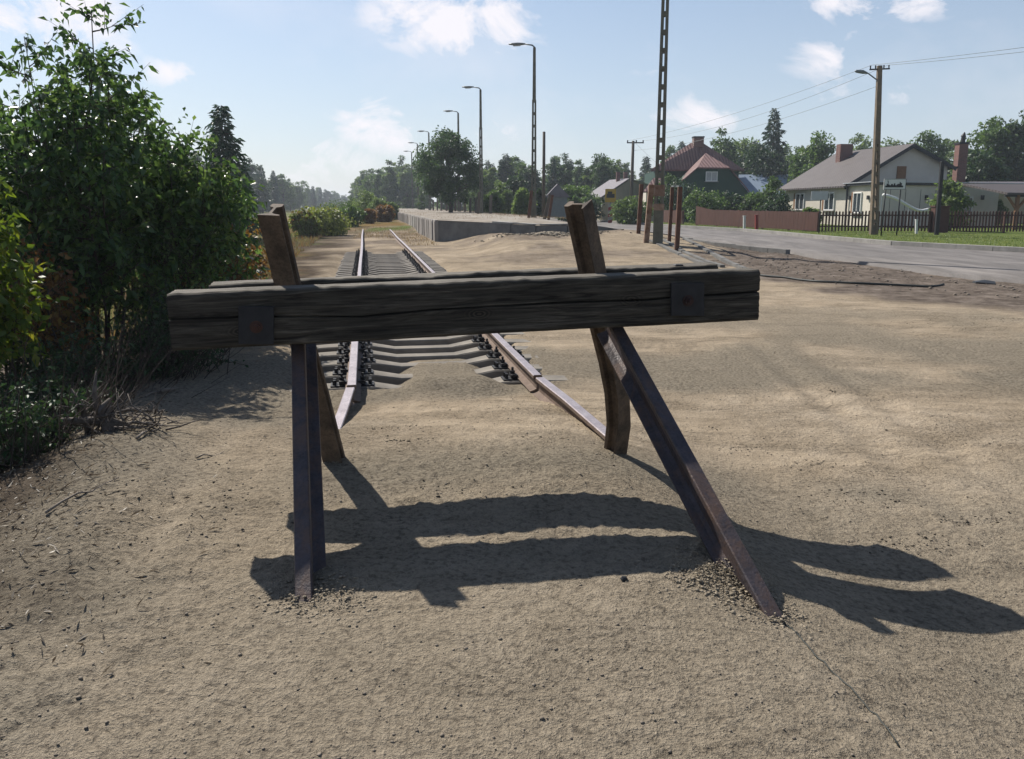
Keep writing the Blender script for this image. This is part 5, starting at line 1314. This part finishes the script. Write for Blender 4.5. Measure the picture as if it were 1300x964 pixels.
# ================================================================== TREES AND BUSHES
def gtree(px, Y, z=None):
    p_ = at(px, 262, Y); return Vector((p_.x, Y, gz(p_.x, Y) if z is None else z))
def tree_top(px, ytop, Y, wpx, lb, kind='leaf_mid', seed=1, name='broadleaf_tree', cat='tree', group=None, nleaf=3200, lsize=.34, z=None, **k):
    b_ = gtree(px, Y, z); h_ = at(px, ytop, Y).z-b_.z; r_ = wpx/2/F*Y
    return make_tree(name, lb, cat, b_, h_, r_*.86, seed, kind, group, nleaf=nleaf, lsize=lsize, **k)
tree_top(572, 166, 65, 96, 'round crowned dark green tree standing on the platform', 'leaf_maple', 301, nleaf=19000, lsize=.21, nclump=120, z=.87, zc=.56, zr=.45, lump=.25, shape=.75, fill=.55, trunk_r=.2)
b_ = gtree(288, 34); make_spruce('spruce_tree', 'spruce rising behind the right shoulder of the foreground shrubs', 'tree', b_, at(288, 132, 34).z-b_.z, 1.5, 311, nleaf=6000, lsize=.26)
b_ = gtree(977, 93); make_spruce('spruce_tree', 'tall dark spruce between the green house and the white house', 'tree', b_, at(976, 136, 93).z-b_.z, 2.9, 312, nleaf=8000, lsize=.42)
R3 = [
 (915, 165, 98, 60, 'pale rounded tree above the right slope of the red roof', 'leaf_mid', 321),
 (945, 172, 103, 60, 'green tree between the red roof and the tall spruce', 'leaf_pale', 322),
 (962, 180, 88, 70, 'dark leafy tree at the left foot of the tall spruce', 'leaf_dark', 323),
 (1032, 174, 84, 66, 'rounded green tree left behind the grey roof of the white house', 'leaf_mid', 324),
 (1092, 167, 110, 55, 'hazy tree just left of the brown utility pole, behind the roof', 'leaf_pale', 325),
 (1122, 174, 112, 50, 'hazy tree just right of the brown utility pole, behind the roof', 'leaf_pale', 326),
 (1172, 166, 88, 60, 'leafy tree behind the right slope of the grey gable', 'leaf_mid', 327),
 (1200, 172, 92, 50, 'loose tree just behind the brick chimney', 'leaf_pale', 328),
 (1250, 148, 76, 80, 'tall dark tree right of the brick chimney', 'leaf_mid', 329),
 (1295, 140, 74, 80, 'tallest dark tree at the right edge', 'leaf_dark', 330),
 (1240, 195, 66, 70, 'dark lower tree behind the carport', 'leaf_dark', 331),
 (1345, 150, 72, 90, 'large tree cut by the right edge of the photo', 'leaf_dark', 332)]
for px, yt, Y_, w_, lb, kd, sd in R3:
    tree_top(px, yt, Y_, w_*1.1, lb, kd, sd, nleaf=5200, lsize=.36, zc=.55, zr=.46, nclump=60)
# garden trees and shrubs round the houses
R4 = [
 (862, 228, 66, 50, 'dark garden tree in front of the left end of the green house', 'leaf_dark', 341), (846, 222, 68, 34, 'narrow dark garden tree right behind the tall lattice pole', 'leaf_mid', 342),
 (895, 243, 60, 56, 'bushy fruit tree in front of the green porch', 'leaf_mid', 343), (925, 247, 61, 50, 'low dark fruit tree below the green porch', 'leaf_dark', 344),
 (955, 246, 60, 46, 'broad green bush below the pale blue roof', 'leaf_mid', 345), (982, 226, 62, 34, 'narrow upright tree left of the white house corner', 'leaf_mid', 346), (985, 248, 58, 40, 'dark bush at the left corner of the white house', 'leaf_dark', 347),
 (1207, 232, 43.5, 46, 'round willow like bush in front of the grey extension', 'leaf_pale', 348), (1262, 254, 54, 26, 'light green bush seen under the carport', 'leaf_pale', 349),
 (802, 252, 58, 52, 'bright green bush beside the striped post', 'leaf_pale', 350), (750, 253, 66, 32, 'dark bush left of the striped post', 'leaf_dark', 351), (1030, 264, 44, 22, 'small tufted bush behind the red fence end', 'leaf_pale', 352)]
for px, yt, Y_, w_, lb, kd, sd in R4:
    tree_top(px, yt, Y_, w_*1.1, lb, kd, sd, name='garden_bush', cat='bush', nleaf=3800, lsize=.20, zc=.5, zr=.5, nclump=45, shape=.5, lump=.33)
R5 = [
 (735, 235, 74, 60, 'green leafy tree just left of the small yellow house', 'leaf_mid', 361), (655, 225, 76, 50, 'dark mid distance tree left of the nearest full lamp post', 'leaf_dark', 362), (636, 236, 72, 40, 'green bush right of the lamp post by the round tree', 'leaf_pale', 363),
 (625, 245, 66, 30, 'low bush at the foot of the lamp post by the round tree', 'leaf_mid', 364), (665, 240, 58, 26, 'pale leafy bush with light blossom left of the nearest full lamp post', 'leaf_pale', 365), (720, 240, 66, 40, 'green bush behind the small dark hut', 'leaf_mid', 366), (685, 242, 62, 24, 'dark bush behind the nearest full lamp post', 'leaf_dark', 367)]
for px, yt, Y_, w_, lb, kd, sd in R5:
    tree_top(px, yt, Y_, w_*1.1, lb, kd, sd, nleaf=3600, lsize=.26, zc=.52, zr=.5, nclump=45)
# distant tree belts: six prototypes copied with their parts
protos = []; PH = []
for i, (kd, hh, rr_, lm, sp_e, fl) in enumerate((('leaf_mid', 9, 2.4, .25, .8, .6), ('leaf_dark', 10, 2.0, .28, 1.6, .6), ('leaf_pale', 9, 2.0, .24, 1.2, .7), ('leaf_mid', 10.5, 1.5, .34, 1.7, .7), ('leaf_dark', 8.5, 2.7, .22, .6, .5), ('leaf_pale', 10, 2.3, .22, 1.5, .6), ('leaf_maple', 10, 1.7, .30, 2.0, .8), ('leaf_mid', 9.5, 2.6, .20, 1.0, .5))):
    protos.append(make_tree('forest_tree', 'x', 'tree', (0, 0, 0), hh, rr_, 400+i, kd, nleaf=5200, lsize=.33, zc=.50, zr=.52, nclump=62, lw=.6, trunk_r=.14, lump=lm, shape=sp_e, fill=fl)); PH.append(hh)
protos.append(make_spruce('forest_spruce', 'x', 'tree', (0, 0, 0), 10, 2.0, 420, nleaf=5000, lsize=.4)); PH.append(10)
used = set()
def put_tree(x_, y_, h_, lb, grp, kinds, rgx):
    i = int(rgx.choice(kinds)); pr_ = protos[i]; base_h = PH[i]
    if i not in used: o_ = pr_; used.add(i)
    else: o_ = copy_tree(pr_)
    sc = h_/base_h; o_.location = (x_, y_, gz(x_, y_)); o_.scale = (sc*rgx.uniform(1.0, 1.35), sc*rgx.uniform(1.0, 1.35), sc); o_.rotation_euler = (0, 0, rgx.uniform(0, 6.28)); o_['label'] = lb; o_['group'] = grp
rx = np.random.default_rng(91)
for k in range(70):   # left belt along the railway
    t_ = 105*(5.0**(k/69.0))+rx.uniform(-4, 4); s_ = -np.interp(t_, [100, 200, 500], [21, 17, 13])-rx.uniform(0, 9); p_ = W(s_, t_)
    put_tree(p_.x, p_.y, rx.uniform(6.2, 9.4), 'hazy tree of the far belt left of the railway track', 'far trees left of the railway', [0, 1, 4, 3, 6, 7, 8], rx)
for k in range(16):   # further left, behind the shrubs
    px = rx.uniform(-40, 330); Y_ = rx.uniform(95, 150); p_ = at(px, 262, Y_)
    put_tree(p_.x, Y_, rx.uniform(6.5, 8.5), 'distant tree seen through the foreground shrubs at left', 'far trees behind the shrubs', [0, 1, 4], rx)
for k in range(30):   # birches beyond the end of the track
    px = rx.uniform(455, 545); Y_ = rx.uniform(135, 215); p_ = at(px, 262, Y_)
    yt = np.interp(px, [450, 480, 500, 545], [228, 204, 198, 206])+rx.uniform(0, 24)
    put_tree(p_.x, Y_, at(px, yt, Y_).z, 'hazy pale tree beyond the far end of the platform', 'far trees beyond the platform end', [0, 2, 5, 3, 6, 7], rx)
for k in range(76):   # behind platform and small house
    px = rx.uniform(535, 850); Y_ = rx.uniform(98, 150); p_ = at(px, 262, Y_)
    yt = np.interp(px, [535, 590, 610, 640, 660, 690, 710, 735, 780, 850], [235, 225, 205, 190, 196, 208, 192, 202, 196, 200])+rx.uniform(0, 26)
    put_tree(p_.x, Y_, at(px, yt, Y_).z, 'distant tree in the belt between the round tree and the green house', 'far trees behind the platform', [0, 1, 2, 3, 5, 6, 7, 8], rx)
for k in range(30):
    px = rx.uniform(850, 1380); Y_ = rx.uniform(118, 160); p_ = at(px, 262, Y_)
    put_tree(p_.x, Y_, at(px, rx.uniform(176, 200), Y_).z, 'distant tree filling the skyline behind the houses', 'far trees behind the houses', [0, 1, 2, 4, 6, 7, 8], rx)
for k in range(14):   # closing the gap at the vanishing point
    px = rx.uniform(425, 475); Y_ = rx.uniform(330, 560); p_ = at(px, 262, Y_)
    put_tree(p_.x, Y_, rx.uniform(5.5, 8), 'tiny hazy tree on the horizon at the end of the railway line', 'farthest trees on the horizon', [0, 1, 4], rx)
# bushes overgrowing the far track
R6 = [
 (412, 266, 40, 64, 'low bramble bush with yellow and rusty leaves left of the track', 'leaf_mix', 371), (385, 270, 37, 34, 'small yellow green bramble beside the left rail top', 'leaf_mix', 372), (440, 262, 48, 40, 'green bramble bush close to the left rail', 'leaf_mid', 373),
 (470, 246, 72, 42, 'bright green bush growing over the far track', 'leaf_pale', 374), (447, 254, 78, 30, 'darker green bush left of the bright one on the far track', 'leaf_mid', 375), (487, 261, 60, 22, 'rusty brown weed bush at the far end of the right rail', 'leaf_rust', 376), (467, 265, 55, 16, 'small rusty weed tuft behind the left rail end', 'leaf_rust', 377), (497, 259, 70, 20, 'green weeds against the far platform wall', 'leaf_pale', 378), (425, 258, 90, 50, 'green bush at the edge of the field beyond the brambles', 'leaf_mid', 379), (480, 252, 66, 26, 'light green sapling clump behind the rusty weeds', 'leaf_pale', 380)]
for px, yt, Y_, w_, lb, kd, sd in R6:
    tree_top(px, yt, Y_, w_*1.15, lb, kd, sd, name='bush', cat='bush', nleaf=3000, lsize=.17, zc=.5, zr=.55, nclump=40, shape=.3, lump=.35, trunk_r=.03)

# ------------------------------------------------------------------ grass
rg = np.random.default_rng(500)
n_ = 26000; y = 13+75*rg.uniform(0, 1, n_)**1.6; x = road_r(y)+.3+rg.uniform(0, 1, n_)*9
P = np.stack([x, y, ground_z(x, y)-.01], 1); blades('verge_grass', P, .085, .02, M['grass'], rg, 'green grass of the verge between kerb and fences', 'grass')
n_ = 34000; t_ = 12+60*rg.uniform(0, 1, n_)**1.5; s_ = -2.0-rg.uniform(0, 1, n_)**1.5*(4+t_*.45); x = s_*N[0]+t_*T[0]; y = s_*N[1]+t_*T[1]
m_ = fbm(x*.5, y*.5, 66, 3) > -.18; x = x[m_]; y = y[m_]
P = np.stack([x, y, ground_z(x, y)-.01], 1); blades('field_grass', P, .19, .022, M['field'], rg, 'dry yellow grass of the field left of the track', 'grass')
n_ = 9000; t_ = 14+50*rg.uniform(0, 1, n_)**1.3; s_ = -3.2-rg.uniform(0, 1, n_)**1.2*(3+t_*.4); x = s_*N[0]+t_*T[0]; y = s_*N[1]+t_*T[1]
m_ = fbm(x*.3, y*.3, 67, 3) > .02; x = x[m_]; y = y[m_]
P = np.stack([x, y, ground_z(x, y)-.01], 1); blades('field_weeds', P, .24, .035, M['grass'], rg, 'green weeds in patches in the dry field', 'weeds')
n_ = 3500; t_ = 34+60*rg.uniform(0, 1, n_); s_ = rg.uniform(3.2, 9.4, n_); e_ = rg.uniform(0, 1, n_) < .6; s_ = np.where(e_, 9.5-np.abs(rg.normal(size=n_))*.8, s_); t2a = t_; x = s_*N[0]+t_*T[0]; y = s_*N[1]+t_*T[1]
P = np.stack([x, y, np.full(n_, .875)], 1); blades('platform_grass', P, .09, .014, M['dry'], rg, 'dry grass growing on the platform surface', 'grass')
n_ = 3500; t_ = 25+22*rg.uniform(0, 1, n_); s_ = rg.uniform(-.6, 2.7, n_); x = s_*N[0]+t_*T[0]; y = s_*N[1]+t_*T[1]
P = np.stack([x, y, ground_z(x, y)-.01], 1)[t_ > 36-6*(s_ > 1.6)]; blades('track_weeds', P, .12, .02, M['dry'], rg, 'dry weeds between the rails and the platform wall', 'weeds')
n_ = 2600; y = rg.uniform(30, 60, n_); x = road_l(y)-.1-rg.uniform(0, .6, n_); P = np.stack([x, y, ground_z(x, y)], 1); P = P[P[:, 1] > 33]; blades('road_edge_grass', P, .1, .02, M['grass'], rg, 'strip of grass between platform and road', 'grass')

# ================================================================== HAZE
hm = bpy.data.materials.new('haze'); hm.use_nodes = True; nt = hm.node_tree
for n_ in list(nt.nodes): nt.nodes.remove(n_)
out = nt.nodes.new('ShaderNodeOutputMaterial'); pv = nt.nodes.new('ShaderNodeVolumePrincipled')
pv.inputs['Color'].default_value = (.80, .88, 1.0, 1); pv.inputs['Density'].default_value = .0006; pv.inputs['Anisotropy'].default_value = .3
nt.links.new(pv.outputs[0], out.inputs['Volume'])
HZ = MB().box((50, 455, 6.2), (1330, 1010, 15.6)); hz = HZ.build('haze', hm); tag(hz, kind='stuff')

# ================================================================== SKY, SUN, CAMERA
SUN_EL = radians(44.1); SUN_AZ_LEFT = radians(39.1)          # sun ahead, to the left
sd = Vector((-sin(SUN_AZ_LEFT)*cos(SUN_EL), cos(SUN_AZ_LEFT)*cos(SUN_EL), sin(SUN_EL)))
wd = bpy.data.worlds.new('World'); scene.world = wd; wd.use_nodes = True; nt = wd.node_tree
bg = nt.nodes['Background']; sky = nt.nodes.new('ShaderNodeTexSky'); sky.sky_type = 'NISHITA'; sky.sun_disc = False
sky.sun_elevation = SUN_EL; sky.sun_rotation = -SUN_AZ_LEFT; sky.air_density = 1.0; sky.dust_density = .6; sky.ozone_density = 1.6
tc = nt.nodes.new('ShaderNodeTexCoord').outputs['Generated']
sx = nt.nodes.new('ShaderNodeSeparateXYZ'); nt.links.new(tc, sx.inputs[0])
hd = math_(nt, 'SQRT', math_(nt, 'ADD', math_(nt, 'MULTIPLY', sx.outputs[0], sx.outputs[0]), math_(nt, 'MULTIPLY', sx.outputs[1], sx.outputs[1])))
az = math_(nt, 'ARCTAN2', sx.outputs[0], sx.outputs[1]); el_ = math_(nt, 'ARCTAN2', sx.outputs[2], hd)
wv = nt.nodes.new('ShaderNodeCombineXYZ'); nt.links.new(az, wv.inputs[0]); nt.links.new(el_, wv.inputs[1])
nb_ = noise(nt, mapping(nt, wv.outputs[0], (1, 1.5, 1)), 10, 12, .62, .5); nf = noise(nt, mapping(nt, wv.outputs[0], (1, 1.8, 1), (0, 0, 0), (3, 2, 0)), 3.2, 7, .62, .2)
cl_ = None
for (px, py, wx, wy, am) in ((580, 25, 105, 42, 1.0), (495, 158, 62, 34, .9), (227, 90, 36, 20, .7), (45, 25, 90, 48, .95), (1075, 58, 62, 36, .75), (1110, 5, 90, 22, .8), (890, 148, 62, 26, .65), (1150, 118, 40, 14, .4), (700, 168, 60, 22, .45), (620, 170, 60, 25, .5), (390, 200, 90, 28, .55), (1060, 120, 40, 24, .35), (180, 40, 25, 14, .4), (860, 90, 60, 8, .35)):
    d_ = ray(px, py); ca = atan2(d_[0], d_[1]); ce = atan2(d_[2], sqrt(d_[0]**2+d_[1]**2))
    a_ = math_(nt, 'DIVIDE', math_(nt, 'SUBTRACT', az, ca), wx/F); b__ = math_(nt, 'DIVIDE', math_(nt, 'SUBTRACT', el_, ce), wy/F)
    r_ = math_(nt, 'ADD', math_(nt, 'MULTIPLY', a_, a_), math_(nt, 'MULTIPLY', b__, b__))
    m_ = math_(nt, 'MULTIPLY', math_(nt, 'SUBTRACT', 1.0, math_(nt, 'MULTIPLY', r_, .55), True), am)
    cl_ = m_ if cl_ is None else math_(nt, 'MAXIMUM', cl_, m_)
dn_ = math_(nt, 'ADD', math_(nt, 'MULTIPLY', cl_, 1.1), math_(nt, 'MULTIPLY', math_(nt, 'SUBTRACT', nb_.outputs[0], .54), 5.0))
rp = ramp(nt, [(.35, 0.0), (.62, .55), (1.0, 1.0)]); nt.links.new(dn_, rp.inputs[0])
cm = math_(nt, 'MULTIPLY', rp.outputs[0], math_(nt, 'MULTIPLY', cl_, 1.5, True))
rp2 = ramp(nt, [(.5, 0.0), (.8, .30)]); nt.links.new(nf.outputs[0], rp2.inputs[0])
cm = math_(nt, 'MAXIMUM', math_(nt, 'MULTIPLY', cm, .92), rp2.outputs[0])
CLOUD = (8.9, 8.6, 9.0)
hzf = math_(nt, 'MULTIPLY', math_(nt, 'SUBTRACT', 1.0, math_(nt, 'DIVIDE', el_, .42), True), .66)
base = mixc(nt, hzf, sky.outputs[0], (5.5, 6.15, 7.3))
colr = mixc(nt, cm, base, CLOUD)
nt.links.new(colr, bg.inputs['Color']); bg.inputs['Strength'].default_value = .077
su = bpy.data.lights.new('sun', 'SUN'); su.energy = 5.0; su.angle = radians(.53); su.color = (1, .94, .85)
so = bpy.data.objects.new('sun', su); COL.objects.link(so); so.rotation_euler = sd.to_track_quat('Z', 'Y').to_euler()
cam = bpy.data.cameras.new('camera'); co_ = bpy.data.objects.new('camera', cam); COL.objects.link(co_); scene.camera = co_
co_.location = (0, 0, H); co_.rotation_euler = (radians(90)-TH, 0, 0)
cam.sensor_fit = 'HORIZONTAL'; cam.sensor_width = 36; cam.lens = F/1300*36; cam.shift_y = -45/1300; cam.clip_start = .05; cam.clip_end = 3000
scene.view_settings.view_transform = 'Standard'; scene.view_settings.look = 'None'; scene.view_settings.gamma = 1
scene.view_settings.exposure = 0.54; scene.view_settings.use_curve_mapping = False
scene.render.resolution_x = 1024; scene.render.resolution_y = 759
scene.render.engine = 'CYCLES'
print('verts ground', nx*ny, 'zL', zL)
